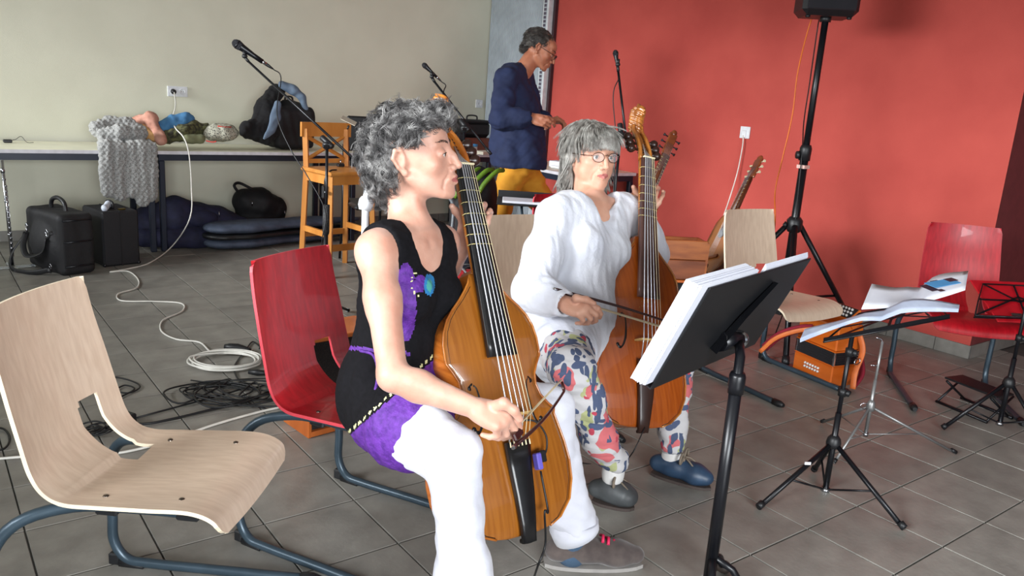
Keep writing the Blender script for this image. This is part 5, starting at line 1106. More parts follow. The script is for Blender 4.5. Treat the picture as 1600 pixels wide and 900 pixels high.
part('cabinet', MB().box(o, (.30, .28, .50), Rs, bev=.03), M_blk, sp); part('grille', MB().box(o+fd*.142, (.26, .012, .44), Rs, bev=.02), M_mesh, sp); part('pole_socket', MB().lathe([(.0, 0), (.03, 0), (.03, .03), (.0, .03)], (pb[0], pb[1], 1.84), UP, 12), M_blk, sp)
for s in (-1, 1): part('rubber_foot', MB().lathe([(.0, 0), (.012, 0), (.014, .012), (.0, .012)], o+fx*.11*s+fd*.09-UP*.262, UP, 10), M_blk, sp)
M_or = mat('orange_cable', (232, 120, 36), .5); tag(part('speaker_cable', MB().tube(spline([o-fx*.0+UP*-.24-fd*.12, at(1268, 30, 4.8), at(1247, 110, 4.85), at(1238, 180, 4.9), at(1222, 250, 4.95), at(1211, 300, 5.0), at(1210, 360, 5.0), V(*(onz(1195, 470)[:2]), .01)], 6), .0042, 6), M_or), 'orange cable hanging from the loudspeaker beside the stand', 'cable')
tag(part('speaker_cable', MB().tube(spline([o+UP*-.24-fd*.10, at(1278, 40, 4.78), at(1265, 130, 4.78), at(1256, 190, 4.76), V(pb[0]-.03, pb[1], zc), V(pb[0]-.028, pb[1]-.02, hub[2]+.05), V(pb[0]-.03, pb[1]-.05, .3), V(pb[0]-.2, pb[1]-.1, .006)], 6), .0035, 6), M_cable), 'black cable running down the speaker stand pole', 'cable')
M_wcab = mat('white_cable', (226, 224, 216), .5)
tag(part('power_cable', MB().tube(spline([sw+V(-.022, 0, -.02), onx(1160, 230, WX-.03), onx(1152, 270, WX-.04), onx(1140, 310, WX-.1), onx(1128, 345, WX-.12), V(4.7, 3.75, .3), V(4.6, 3.6, .006)], 6), .0045, 6), M_wcab), 'white cable running down the red wall from the square outlet', 'cable')
# ================================================================ things on and under the tables
TZ = .755
M_knit = mat('grey_aran_knit', (150, 150, 148), .95, rgb2=(98, 98, 97), kind='vor', scale=95, bump=1.0, bscale=130, mixlo=.15, mixhi=.5, sheen=.2)
yF = 6.30
def ty(px, py): return onz(px, py, TZ)
# cardigan: bundle on the corner, two hanging panels over the edge
S = SDF(); c0 = ony(186, 205, 6.50)
S.ell(c0+V(0, .02, -.02), (.17, .16, .065), None, .04); S.chain([c0+V(-.15, 0, .02), c0+V(-.06, .04, .055), c0+V(.06, .02, .05), c0+V(.16, -.02, -.01)], [.05, .045, .05, .055], .02)
S.chain([c0+V(-.13, -.12, -.02), c0+V(-.02, -.16, .01), c0+V(.12, -.14, .0)], [.045, .05, .045], .02)
fl_ = (0, 1, 0)
for x0, w, b in ((168, .055, 298), (186, .050, 305), (206, .05, 300), (222, .055, 312), (236, .045, 306)):
    a = ony(x0, 232, yF-.035); a[2] = .775; e = ony(x0+2, b, yF-.045); S.chain([a+V(0, .10, .012), a, a*.5+e*.5, e], [w, w*1.0, w*1.0, w*.95], .018, flat=(fl_, 1.9))
S.box((c0[0], 6.45, .60), (.5, .128, .152), None, .0, .006, sub=True)
o, _, _ = cloth('knit_cardigan', S, .0062, M_knit, None, None, lambda v: .006*snoise(v*V(1.6, 1, .35), 40, 101)+.0035*np.sin(v[:, 0]*190)*np.sin(v[:, 2]*150))
tag(o, 'grey cable-knit cardigan draped over the table edge where two tables meet', 'cardigan')
def fold_cloth(name, label, cat, pts, rad, m, amp=.006, sc=40, seed=1, flat=None, vox=.0065, stripes=None):
    S = SDF(); S.chain(pts, rad, .025, flat=flat); S.box((pts[0][0], 6.6, TZ-.15), (1.2, .6, .149), None, 0, .004, sub=True)
    o, _, _ = cloth(name, S, vox, m, None, None, lambda v: amp*snoise(v*V(1, .6, 1), sc, seed)+.002*snoise(v, sc*2.5, seed+1)); return tag(o, label, cat)
B = lambda px, py, y: ony(px, py, y)
fold_cloth('peach_scarf', 'peach pink scarf between the grey cardigan and the blue cloth', 'scarf', [B(214, 190, 6.62), B(235, 186, 6.55), B(238, 200, 6.50), B(252, 219, 6.38)], [.045, .05, .045, .038], mat('peach_cotton', (196, 146, 128), .95, rgb2=(172, 120, 102), scale=20, bump=.3), seed=111)
fold_cloth('orange_cloth', 'ochre folded cloth under the peach scarf', 'cloth', [B(222, 205, 6.50), B(240, 216, 6.42)], [.05, .035], mat('ochre_cotton', (196, 150, 96), .9), seed=115)
fold_cloth('blue_cloth', 'crumpled blue cloth bundle on the table below the wall socket', 'cloth', [B(254, 200, 6.58), B(272, 192, 6.58), B(292, 186, 6.58)], [.055, .06, .055], mat('blue_cotton', (78, 132, 176), .9, rgb2=(60, 108, 152), scale=20, bump=.3), seed=121)
fold_cloth('olive_scarf', 'dark olive crumpled scarf in front of the blue cloth', 'scarf', [B(262, 214, 6.46), B(285, 206, 6.46), B(305, 200, 6.55), B(318, 202, 6.55)], [.045, .055, .05, .045], mat('olive_knit', (92, 92, 58), .95, rgb2=(48, 46, 36), scale=40, bump=.6, mixlo=.4, mixhi=.6), .009, 50, 131)
fold_cloth('khaki_cap', 'flat khaki cap lying at the front edge of the table', 'cap', [B(294, 217, 6.40), B(314, 217, 6.40)], [.038, .036], mat('khaki_felt', (112, 114, 84), .95), .003, 30, 141)
S = SDF(); p = B(347, 208, 6.50); S.ell(p+V(0, 0, .0), (.125, .12, .065), None, .03); S.ell(p+V(-.09, -.02, -.01), (.06, .08, .045), None, .03); S.ell(p+V(.0, .03, .035), (.11, .10, .035), None, .03); S.box((p[0], 6.6, TZ-.15), (1.2, .6, .149), None, 0, .004, sub=True)
o, _, _ = cloth('knitted_hat', S, .0065, mat('patterned_knit', (176, 174, 158), .95, rgb2=(48, 48, 46), kind='vor', scale=85, bump=.6, mixlo=.25, mixhi=.45), None, None, lambda v: .005*snoise(v, 45, 151)); tag(o, 'black and cream patterned knitted hat left of the black rucksack', 'hat')
part('trim', MB().tube(spline([p+V(-.05, -.06, .055), p+V(0, -.08, .05), p+V(.05, -.06, .05)], 5), .008, 6), mat('red_wool', (190, 60, 50), .9), o)
tl = part('wool_tassel', MB().tube(spline([B(322, 220, 6.36), B(332, 222, 6.33), B(338, 221, 6.31)], 5), .005, 6), mat('red_wool_tassel', (190, 60, 50), .9)); tag(tl, 'short red wool tassel lying at the table edge by the knitted hat', 'tassel')
# rucksack with jackets
M_nyl = mat('black_nylon', (20, 20, 24), .7, rgb2=(14, 14, 17), scale=30, bump=.4, bscale=40); M_fleece = mat('black_fleece', (16, 15, 18), .95); M_slate = mat('slate_lining', (104, 122, 142), .7, rgb2=(84, 100, 120), scale=12)
rk = thing('rucksack', 'bulging black rucksack with jackets piled on it, left of the bar stool', 'rucksack', ty(445, 228)*V(1, 1, 0)+V(0, 0, TZ)); c = B(452, 190, 6.62); S = SDF()
S.box(c+V(.0, 0, -.045), (.125, .10, .12), None, .05, .03); S.ell(c+V(0, 0, .09), (.12, .11, .09), None, .04); o, _, _ = cloth('pack_body', S, .008, M_nyl, rk, None, lambda v: .008*snoise(v, 26, 161))
S = SDF(); S.chain([B(432, 142, 6.62), B(416, 170, 6.55), B(402, 205, 6.48), B(385, 208, 6.45)], [.06, .085, .08, .04], .03); S.chain([B(416, 170, 6.55), B(418, 205, 6.5), B(415, 216, 6.45)], [.08, .085, .05], .03); S.chain([B(405, 190, 6.5), B(384, 200, 6.45), B(380, 205, 6.42)], [.05, .04, .035], .02); S.box((c[0], 6.6, TZ-.15), (1.2, .6, .149), None, 0, .004, sub=True)
jk, _, _ = cloth('fleece_jacket', S, .008, M_fleece, None, None, lambda v: .010*snoise(v, 28, 171)+.004*snoise(v, 70, 172)); tag(jk, 'black fleece jacket heaped against the left side of the rucksack', 'jacket')
S = SDF(); S.chain([B(434, 162, 6.44), B(430, 185, 6.42), B(424, 203, 6.40), B(413, 216, 6.37)], [.03, .042, .03, .014], .02, flat=(fl_, 1.6)); S.chain([B(440, 133, 6.55), B(458, 140, 6.52), B(472, 152, 6.50), B(480, 180, 6.5), B(487, 205, 6.5)], [.03, .042, .03, .018, .014], .02); o, _, _ = cloth('lining', S, .0065, M_slate, rk, None, lambda v: .005*snoise(v, 40, 181), label='slate blue jacket lining showing on the rucksack')
part('grab_loop', MB().tube(spline([c+V(-.04, 0, .16), c+V(-.03, 0, .20), c+V(.02, 0, .20), c+V(.03, 0, .16)], 5), .008, 6), M_nyl, rk)
# small black charger on left table
ch = thing('charger', 'tiny black charger with thin cable on the left end of the table', 'charger', V(*ty(12, 223)[:2], TZ)); q = ch.location; q = V(q[0], q[1], TZ+.012); part('body', MB().box(q, (.055, .04, .022), None, bev=.005), M_blk, ch); part('thin_cable', MB().tube(spline([q, q+V(.05, .02, .01), q+V(.09, .05, .03), q+V(.12, .02, -.008), q+V(.16, .0, -.008)], 6), .0018, 5), M_cable, ch)
# white flex from the wall socket down to the floor and the coil
fp = lambda *l: [onz(x, y, .006) for x, y in l]
wc = [sk+V(-.036, -.045, -.005), B(274, 165, 6.9), B(270, 185, 6.8), B(274, 200, 6.45), B(287, 215, 6.33), B(295, 240, 6.26), B(299, 290, 6.2), B(297, 340, 6.1), V(*onz(270, 394)[:2], .05)]+fp((235, 410), (200, 420), (172, 425), (200, 424), (216, 437), (213, 450), (185, 459), (190, 470), (240, 471), (283, 474), (285, 486), (255, 500), (252, 517), (275, 530), (312, 535))
ctr_ = onz(352, 566, .006)
for k in range(5):
    for a in np.linspace(2.2, 2.2-2*math.pi, 9)[:-1]: rx, ry = .155+.012*math.sin(k*2.1+a), .125+.010*math.cos(k*1.7+a); wc.append(ctr_+HR*rx*math.cos(a)+HV*ry*math.sin(a)*1.0+UP*(.004+.004*k)+HR*.01*math.sin(k*3)+HV*.012*math.cos(k*2))
wc += fp((392, 548), (372, 545))
tag(part('extension_cord', MB().tube(spline(wc, 5), .0048, 6), M_wcab), 'white extension cord running from the double socket to a coil on the floor', 'cord')
cn = onz(365, 543, .018); tag(part('plug_connector', MB().tube([cn-HR*.045, cn-HR*.02, cn+HR*.02, cn+HR*.04, cn+HR*.09-HV*.02], [.014, .02, .021, .016, .008], 10), M_blk), 'black cable connector lying beside the white cord coil', 'connector')
cn2 = onz(402, 582, .016); tag(part('plug_connector', MB().tube([cn2-HR*.04, cn2, cn2+HR*.06], [.010, .015, .009], 10), M_blk), 'black connector on the floor touching the red chair, below the coil', 'connector')
tag(part('power_lead', MB().tube(spline(fp((408, 543), (395, 534), (385, 545), (372, 562), (366, 575), (372, 592), (388, 600), (396, 606), (420, 600)), 6), .004, 6), M_cable), 'black lead looping from the connector over the white coil', 'cord')
r_ = random.Random(5)
def tangle(label, c, rx, ry, n, rad, seed, ends=()):
    r = random.Random(seed); pts = list(ends[:1]); c = np.array(c)
    for k in range(n):
        a0 = r.uniform(0, 6.28); sx, sy = rx*r.uniform(.45, 1.0), ry*r.uniform(.4, 1.0); ox, oy = rx*r.uniform(-.35, .35), ry*r.uniform(-.35, .35)
        for j in range(7): a = a0+j*.9; pts.append(c+HR*(ox+sx*math.cos(a))+HV*(oy+sy*math.sin(a))+UP*(.004+.014*r.random()))
    pts += list(ends[1:]); return tag(part('audio_cable', MB().tube(spline(pts, 5), rad, 5), M_cable), label, 'cord')
tangle('thick black cable heaped in wide loops on the floor left of the red chair', onz(355, 622, .006), .28, .17, 5, .0042, 3, (onz(205, 655, .006), onz(418, 640, .006)))
tangle('thinner black cable tangled through the floor heap left of the red chair', onz(375, 612, .006), .22, .15, 5, .0030, 8, (onz(298, 594, .006), onz(415, 575, .006)))
tangle('small black cable coil seen through the slot of the beech chair', onz(150, 672, .006), .08, .07, 4, .0035, 9, (onz(110, 680, .006), onz(190, 660, .006)))
tag(part('audio_cable', MB().tube(spline(fp((195, 660), (230, 662), (280, 652), (330, 640), (380, 628), (420, 612)), 6), .005, 6), M_cable), 'black cable running straight from the adapter towards the red chair', 'cord')
tag(part('power_adapter', MB().box(onz(196, 656, .022), (.07, .05, .044), rotz(.5), bev=.006), M_blk), 'black power adapter on the floor behind the beech chair seat', 'adapter')
tag(part('audio_cable', MB().tube(spline(fp((155, 590), (185, 590), (212, 598), (218, 606), (200, 614), (182, 610), (195, 602), (210, 608), (185, 622)), 6), .0035, 6), M_cable), 'grey-black cable with a single loop on the floor behind the beech chair', 'cord')
tag(part('audio_cable', MB().tube(spline(fp((-20, 668), (5, 670), (15, 684), (8, 700), (-15, 706)), 6), .004, 6), M_cable), 'black cable loop at the left edge of the photo', 'cord')
tag(part('floor_cable', MB().tube(spline(fp((-20, 718), (60, 712), (150, 708), (190, 707), (260, 690), (330, 665), (400, 645), (440, 636)), 6), .0050, 6), M_wcab), 'straight white cable on the floor behind both front chairs', 'cord')
# ---- flute on its stand
fb = onz(20, 419); ft = thing('flute', 'silver concert flute standing upright on a clear stand at the left edge', 'flute', fb); top = ony(3, 250, fb[1]); top = V(top[0], fb[1], top[2]); bb = V(fb[0], fb[1], .02); fd_ = nrm(top-bb)
part('tube', MB().tube([bb, top], .0095, 12), M_chrome, ft)
for k in range(14): part('key_cup', MB().lathe([(.0, 0), (.0085, 0), (.0085, .003), (.0, .004)], bb+fd_*(.08+.034*k)+HR*.009-HV*.003, HR*.7-HV*.5, 10), M_chrome, ft)
part('key_rod', MB().tube([bb+fd_*.06+HR*.014, bb+fd_*.52+HR*.014], .002, 6), M_chrome, ft)
part('lip_plate', MB().ball(bb+fd_*.62-HV*.004, (.014, .012, .02)), M_chrome, ft); 
for z in (.2, .42, .56): part('joint_ring', MB().lathe([(.0, 0), (.0115, 0), (.0115, .012), (.0, .012)], bb+fd_*z, fd_, 12), M_chrome, ft)
M_clear = mat('clear_acrylic', (235, 240, 245), .08, trans=.85, rgb2=(230, 236, 242))
fs2 = thing('flute_stand', 'clear acrylic cross foot under the silver flute', 'stand', fb)
for a in (.1, .1+math.pi/2): part('foot_bar', MB().box(fb+UP*.008, (.26, .03, .012), rotz(a), bev=.002), M_clear, fs2)
# ---- soft black flight case and hard black case
def bag_box(name, label, cat, p0, p1, p2, h, m, rnd=.03, amp=.004, vox=.008):
    """p0 near corner, p1 / p2 its floor neighbours"""
    p0, p1, p2 = [np.array(q)*V(1, 1, 0) for q in (p0, p1, p2)]; X = nrm(p2-p0); Y = p1-p0; Y = nrm(Y-X*(Y@X)); w, d = np.linalg.norm(p2-p0), (p1-p0)@Y
    c = p0+X*w/2+Y*d/2; R = np.array([X, Y, UP]).T; t = thing(name, label, cat, c); S = SDF(); S.box(c+UP*h/2, (w/2-rnd, d/2-rnd, h/2-rnd), R, rnd, .01); return t, c, R, w, d, S, X, Y
t, c, R_, w, d, S, X, Y = bag_box('flight_case', 'bulky black soft case with shoulder strap and top handle, under the left table', 'bag', (.748, 5.721, 0), (.60, 6.16, 0), (.965, 5.79, 0), .40, M_nyl, .035)
S.ell(c-X*w*.42+UP*.16, (.07, d*.40, .14), R_, .05); cloth('case_body', S, .008, M_nyl, t, None, lambda v: .003*snoise(v, 22, 191))
for z in (.36, .22, .06): part('seam_welt', MB().tube([c-Y*(d/2+.004)-X*w*.4+UP*z, c-Y*(d/2+.004)+X*w*.4+UP*z], .006, 6), M_blkm, t)
part('handle', MB().tube(spline([c-Y*.10+UP*.385, c-Y*.08+UP*.45, c+UP*.475, c+Y*.08+UP*.45, c+Y*.10+UP*.385], 5), .014, 8), M_blk, t)
for (y, z) in ((-.13, .27), (.14, .27), (-.15, .05)):
    b_ = c-X*(w/2+.03)+Y*y+UP*z; part('buckle', MB().tube(spline([b_+UP*.03, b_+Y*.014+UP*.012, b_, b_-Y*.014+UP*.012, b_+UP*.03], 4), .0035, 6), M_chrome, t); part('snap_hook', MB().tube([b_, b_-UP*.035], .006, 6), M_chrome, t)
b0 = c-X*(w/2+.035)
part('shoulder_strap', MB().tube(spline([b0-Y*.13+UP*.24, b0-Y*.11+UP*.15-X*.02, b0+UP*.11-X*.06, b0+Y*.08+UP*.16-X*.05, b0+Y*.14+UP*.24], 6), .018, 8, flat=(1, .3)), M_blk, t); part('shoulder_strap', MB().tube(spline([b0+Y*.14+UP*.24, b0+Y*.16+UP*.10-X*.09, b0+Y*.10+UP*.015-X*.12, b0-Y*.06+UP*.012-X*.08, b0-Y*.16+UP*.04], 6), .018, 8, flat=(1, .3)), M_blk, t)
M_leath = mat('black_leatherette', (20, 20, 25), .6, scale=40, bump=.4, bscale=200)
t, c, R_, w, d, S, X, Y = bag_box('hard_case', 'rectangular black hard case with white cloth on top, beside the soft flight case', 'case', (1.03, 5.915, 0), (1.0, 6.26, 0), (1.27, 5.96, 0), .385, M_leath, .012)
part('case_shell', MB().box(c+UP*.19, (w, d, .38), R_, bev=.012), M_leath, t); part('lid_seam', MB().box(c+UP*.19-X*.0, (w*.04, d+.004, .384), R_), M_blk, t); part('handle', MB().tube(spline([c-Y*.05+UP*.38, c-Y*.045+UP*.42, c+Y*.045+UP*.42, c+Y*.05+UP*.38], 4), .010, 8), M_blk, t)
part('latch', MB().box(c-Y*d*.36+X*.03+UP*.385, (.045, .03, .012), R_, bev=.003), mat('brass', (150, 130, 70), .3, metal=1), t)
for sx in (-1, 1):
    for sy in (-1, 1): part('corner_guard', MB().ball(c+X*sx*(w/2-.008)+Y*sy*(d/2-.008)+UP*.012, .014), M_blkm, t)
wcl = SDF(); wcl.chain([c-X*.08-Y*.12+UP*.395, c-X*.02-Y*.02+UP*.405, c+X*.02+Y*.05+UP*.40], [.022, .022, .018], .01); o, _, _ = cloth('white_cloth', wcl, .006, mat('white_rag', (206, 212, 226), .9), None, None, lambda v: .004*snoise(v, 60, 201)); tag(o, 'small crumpled white cloth on top of the hard black case', 'cloth')
# ---- instrument bags under the middle table
M_navyb = mat('navy_gigbag', (30, 32, 62), .8, rgb2=(22, 24, 48), scale=20, bump=.3, bscale=60); M_greyc = mat('grey_case_cloth', (78, 88, 108), .7, rgb2=(66, 76, 94), scale=20); 
t = thing('gig_bag', 'navy blue padded instrument bag lying on the floor under the middle table', 'bag', V(1.75, 6.55, 0)); S = SDF()
S.chain([ony(235, 350, 6.60), ony(275, 338, 6.60), ony(335, 350, 6.58), ony(372, 360, 6.52)], [.14, .15, .14, .12], .05, flat=((0, 1, 0), .9)); S.box((1.75, 6.5, -.2), (2, 1, .2), None, 0, .01, sub=True); cloth('bag_body', S, .011, M_navyb, t, None, lambda v: .010*snoise(v, 18, 211))
part('zip', MB().tube(spline([ony(240, 364, 6.42), ony(300, 372, 6.42), ony(372, 370, 6.40)], 5), .006, 6), M_blk, t); part('front_pocket', MB().ball(ony(315, 342, 6.45), (.13, .05, .07)), M_navyb, t); part('zip_pull', MB().tube([ony(342, 331, 6.39), ony(343, 339, 6.39)], .004, 6), M_chrome, t)
t = thing('gig_bag', 'flat dark navy bag beneath the padded bag, touching the grey case', 'bag', V(1.7, 6.5, 0)); S = SDF(); S.chain([ony(225, 372, 6.45), ony(300, 373, 6.42), ony(372, 374, 6.38)], [.07, .08, .075], .04); S.box((1.75, 6.5, -.2), (2, 1, .2), None, 0, .01, sub=True); cloth('bag_body', S, .011, M_navyb, t, None, lambda v: .006*snoise(v, 20, 221))
t = thing('shoulder_bag', 'black zipped bag standing behind the grey case under the middle table', 'bag', V(2.25, 6.72, 0)); S = SDF(); S.chain([ony(385, 315, 6.75), ony(405, 318, 6.75), ony(430, 325, 6.75)], [.11, .13, .10], .05); S.ell(ony(405, 345, 6.75), (.22, .11, .16), None, .05); S.box((2.2, 6.5, -.2), (2, 1, .2), None, 0, .01, sub=True)
cloth('bag_body', S, .010, M_nyl, t, None, lambda v: .008*snoise(v, 24, 231)); part('strap', MB().tube(spline([ony(372, 300, 6.62), ony(366, 290, 6.62), ony(374, 286, 6.66), ony(395, 296, 6.64)], 5), .012, 6), M_nyl, t)
for px, py in ((394, 318), (445, 333)): part('zip_pull', MB().tube([ony(px, py-4, 6.60), ony(px, py+4, 6.60)], .004, 6), M_chrome, t)
t = thing('guitar_case', 'long grey shaped instrument case lying on the floor behind the bar stool', 'case', V(2.6, 6.35, 0)); 
pl = [(380, 366, .15), (410, 362, .165), (445, 358, .14), (480, 352, .115), (520, 348, .13), (560, 346, .12), (620, 345, .06), (690, 343, .055)]
def slab(z0, z1, g, m, nm):
    S = SDF(); cs = [V(*onz(x+18, 372)[:2], (z0+z1)/2) for x, _, _ in pl]; S.chain([V(1.96+.135*i*1.25, 6.33+.02*i, (z0+z1)/2) for i in range(len(pl))], [r+g for _, _, r in pl], .05, flat=((0, 0, 1), 3.2)); 
    S.box((2.6, 6.5, z0-.3), (3, 1, .3), None, 0, .006, sub=True); S.box((2.6, 6.5, z1+.3), (3, 1, .3), None, 0, .006, sub=True); cloth(nm, S, .010, m, t)
slab(.005, .085, 0, M_greyc, 'base_shell'); slab(.085, .125, .012, M_blk, 'zip_band'); slab(.125, .20, .0, M_greyc, 'lid')
# ---- chair behind the bar stool, clip-on tuner etc.
t = thing('black_chair', 'black rounded chair back behind the right side of the bar stool', 'chair', V(*at(572, 240, 6.1)[:2], 0)); p = at(568, 205, 6.1); p0 = V(p[0], p[1], 0)
part('backrest', MB().box(p0+UP*(p[2]-.02), (.26, .03, .26), rotz(-.2), bev=.012), M_blk, t); part('seat', MB().box(p0+V(0, -.22, .46), (.40, .38, .04), rotz(-.2), bev=.015), M_blk, t)
for x in (-.16, .16):
    part('leg', MB().tube([p0+V(x, -.38, 0), p0+V(x, -.36, .45)], .010, 8), M_blkm, t); part('leg', MB().tube([p0+V(x, .04, 0), p0+V(x, -.01, .45), p0+V(x, 0, p[2]-.1)], .010, 8), M_blkm, t)
ST = V(2.465, 5.31, 0); Rst = rotz(.12); q = ST+Rst@V(.17, .16, 1.03); o = part('paper_note', MB().box(q+V(.0, .0, .0), (.11, .08, .004), frame(nrm(V(.2, -.5, 1)), HR)), mat('cream_note', (214, 208, 190), .8)); 
sd = thing('card_holder', 'small cream card holder clipped to the bar stool back', 'holder', q-UP*.02); o.parent = sd; o.location = (0, 0, .02); part('clip', MB().tube([q-UP*.002, q+Rst@V(0, .03, -.05)], .007, 6), M_blk, sd)  # card holder clipped to the stool's top rail, not a lamp
# small black gadget hanging at the left of the stool and on its seat
q = ST+Rst@V(-.205, -.15, .60); t = thing('hanging_gadget', 'small black headphone adapter hanging from the left leg of the bar stool', 'gadget', q); part('body', MB().box(q, (.045, .03, .09), None, bev=.008), M_blk, t); part('strap', MB().tube(spline([q+UP*.04, q+UP*.09+HR*.002, q+Rst@V(.04, 0, .142), q+Rst@V(.10, .02, .146)], 5), .006, 6), M_blk, t); part('metal_ring', MB().lathe([(.0, 0), (.012, 0), (.012, .01), (.0, .01)], q+V(0, -.02, .0), -HV, 10), M_chrome, t)
q = ST+Rst@V(.07, .10, .7385); t = thing('clip_tuner', 'small black and chrome clip standing on the bar stool seat', 'clip', q); part('jaw', MB().box(q+UP*.012, (.055, .03, .02), None, bev=.005), M_blk, t); part('screw', MB().tube([q+V(.0, 0, .02), q+V(.0, 0, .05)], .006, 8), M_chrome, t)
# white tube (stand leg) behind the woman's shoulder
q0, q1 = at(583, 268, 3.6), at(571, 322, 3.6); t = thing('white_stand', 'white tubular stand with collar seen behind the neck of the curly-haired woman', 'stand', V(q1[0], q1[1], 0))
part('upper_tube', MB().tube([q1, q0, q0+(q0-q1)*.3], .021, 14), M_wplast, t); part('collar', MB().lathe([(.0, -.02), (.026, -.02), (.034, .0), (.034, .025), (.026, .04), (.0, .04)], q1, nrm(q0-q1), 14), M_wplast, t); part('lower_tube', MB().tube([q1, V(q1[0], q1[1], q1[2]*.5), V(q1[0], q1[1], .02)], .016, 12), M_wplast, t); part('foot', MB().lathe([(.0, 0), (.13, 0), (.13, .012), (.03, .02), (.0, .02)], V(q1[0], q1[1], .001), UP, 20), M_wplast, t)
# ---- third table: camera bag, wooden box, jars, papers
p = ony(737, 192, 6.72); t = thing('camera_bag', 'black camera bag with carry handle on the third table', 'bag', V(p[0], p[1], TZ)); part('bag_body', MB().box(V(p[0], p[1], TZ+.21), (.34, .2, .16), None, bev=.035), M_nyl, t); part('flap', MB().box(V(p[0], p[1]-.01, TZ+.285), (.32, .21, .03), None, bev=.012), M_nyl, t); part('handle', MB().tube(spline([V(p[0]-.06, p[1], TZ+.29), V(p[0]-.05, p[1], TZ+.335), V(p[0]+.05, p[1], TZ+.335), V(p[0]+.06, p[1], TZ+.29)], 4), .008, 6), M_blk, t)
tag(part('wooden_box', MB().box(V(p[0]+.0, p[1]-.02, TZ+.0655), (.36, .24, .13), None, bev=.004), mat('red_brown_wood', (112, 56, 34), .5, rgb2=(92, 42, 26), scale=12, stretch=(.3, 1, 4))), 'reddish-brown wooden box under the camera bag', 'box')
for k, (px, py) in enumerate(((728, 226), (741, 228))):
    q = ony(px, py, 6.42); t = thing('jar', ('left' if k == 0 else 'right')+' one of the two small clear jars with blue lids on the third table', 'jar', V(q[0], q[1], TZ), 0, 'blue-lidded jars'); b_ = V(q[0], q[1], TZ)
    part('glass', MB().lathe([(.0, 0), (.028, 0), (.030, .01), (.030, .065), (.0, .066)], b_, UP, 16), mat('frosted_jar', (206, 208, 206), .3), t); part('lid', MB().lathe([(.0, .064), (.033, .064), (.033, .086), (.0, .088)], b_, UP, 16), mat('blue_lid', (66, 146, 204), .4), t)
tag(part('paper_pad', MB().box(V(*ty(755, 240)[:2]*1.0, TZ+.016)-V(.02, .06, 0), (.20, .14, .03), rotz(.2), bev=.002), mat('cream_pad', (214, 208, 190), .7)), 'cream paper pad on the third table in front of the jars', 'paper')
for k, (dx, dy, w_, h_, z, a, m, lab, nm) in enumerate(((.0, .0, .34, .26, .01, .1, M_paper, 'flat white papers on the small pale table beside the walking man', 'paper_pile'), (.14, .14, .36, .24, .034, -.1, mat('ply_board', (206, 166, 100), .5), 'thin golden plywood board lying over papers on the small table', 'plywood_board'), (-.10, .12, .12, .10, .03, .4, M_paper, 'crumpled white packet on the small table beside the walking man', 'paper_packet'))):
    b_ = V(4.45+dx, 5.05+dy, .76); tag(part(nm, MB().box(b_+UP*(z+.002), (w_, h_, .02 if k != 2 else .05), rotz(a), bev=.004), m), lab, 'paper' if k != 1 else 'board')
# ---- green banded black bag, dark suitcase behind the viol neck
q = at(742, 290, 5.2); t = thing('banded_bag', 'black bag with bright green bands standing behind the left hand of the curly-haired woman', 'bag', V(q[0], q[1], 0)); S = SDF(); S.chain([V(q[0], q[1], .18), V(q[0], q[1], q[2]-.02)], [.17, .15], .03); S.box((q[0], q[1], -.2), (1, 1, .2), None, 0, .01, sub=True); cloth('bag_body', S, .011, M_nyl, t, None, lambda v: .006*snoise(v, 20, 241))
M_green = mat('lime_band', (104, 140, 34), .6, rgb2=(84, 118, 24), scale=20)
for k in range(4):
    z = q[2]+.03-.0*k; x = -.12+.065*k; part('band', MB().tube(spline([V(q[0], q[1], 0)+HR*(x-.06)-HV*.14+UP*(z-.10), V(q[0], q[1], 0)+HR*(x-.01)-HV*.13+UP*(z+.0), V(q[0], q[1], 0)+HR*(x+.06)-HV*.08+UP*(z+.075), V(q[0], q[1], 0)+HR*(x+.10)+UP*(z+.08)], 5), .015, 8), M_green, t)
q = at(690, 345, 4.2); t = thing('suitcase', 'dark blue-black suitcase standing behind the chin of the curly-haired woman', 'case', V(q[0], q[1], 0)); part('shell', MB().box(V(q[0], q[1], .30), (.36, .22, .60), rotz(-.5), bev=.04), mat('midnight_fabric', (22, 24, 40), .7, scale=30), t); part('handle', MB().tube(spline([at(668, 308, 4.1), at(690, 300, 4.1), at(708, 320, 4.1), at(706, 365, 4.1)], 5), .010, 8), mat('grey_plastic', (96, 100, 106), .4), t)
# ---- low black desk with paper between the musicians
q = at(838, 317, 4.3); t = thing('black_stand_desk', 'flat black metal music desk with papers seen edge-on in front of the mustard trousers', 'music stand', V(q[0], q[1], 0)); part('desk', MB().box(q, (.42, .28, .010), frame(UP, HR), bev=.003), M_blk, t); part('back_lip', MB().box(q+HV*.135+UP*.02, (.42, .010, .04), frame(UP, HR)), M_blk, t); part('pole', MB().tube([V(q[0], q[1], .04), q-UP*.01], .012, 10), M_steel, t); part('side_pole', MB().tube([V(q[0], q[1], .25), q-HR*.08-UP*.01], .007, 8), M_steel, t)
for k in range(3): a = k*2.094+.4; part('leg', MB().tube([V(q[0], q[1], .12), V(q[0]+.24*math.cos(a), q[1]+.24*math.sin(a), .012)], .009, 8), M_blkm, t)
tag(part('paper_pile', MB().box(q-HV*.05+UP*.012+HR*-.02, (.32, .16, .012), frame(UP, HR), bev=.002), M_paper), 'short stack of white paper on the flat black desk behind the women', 'paper')
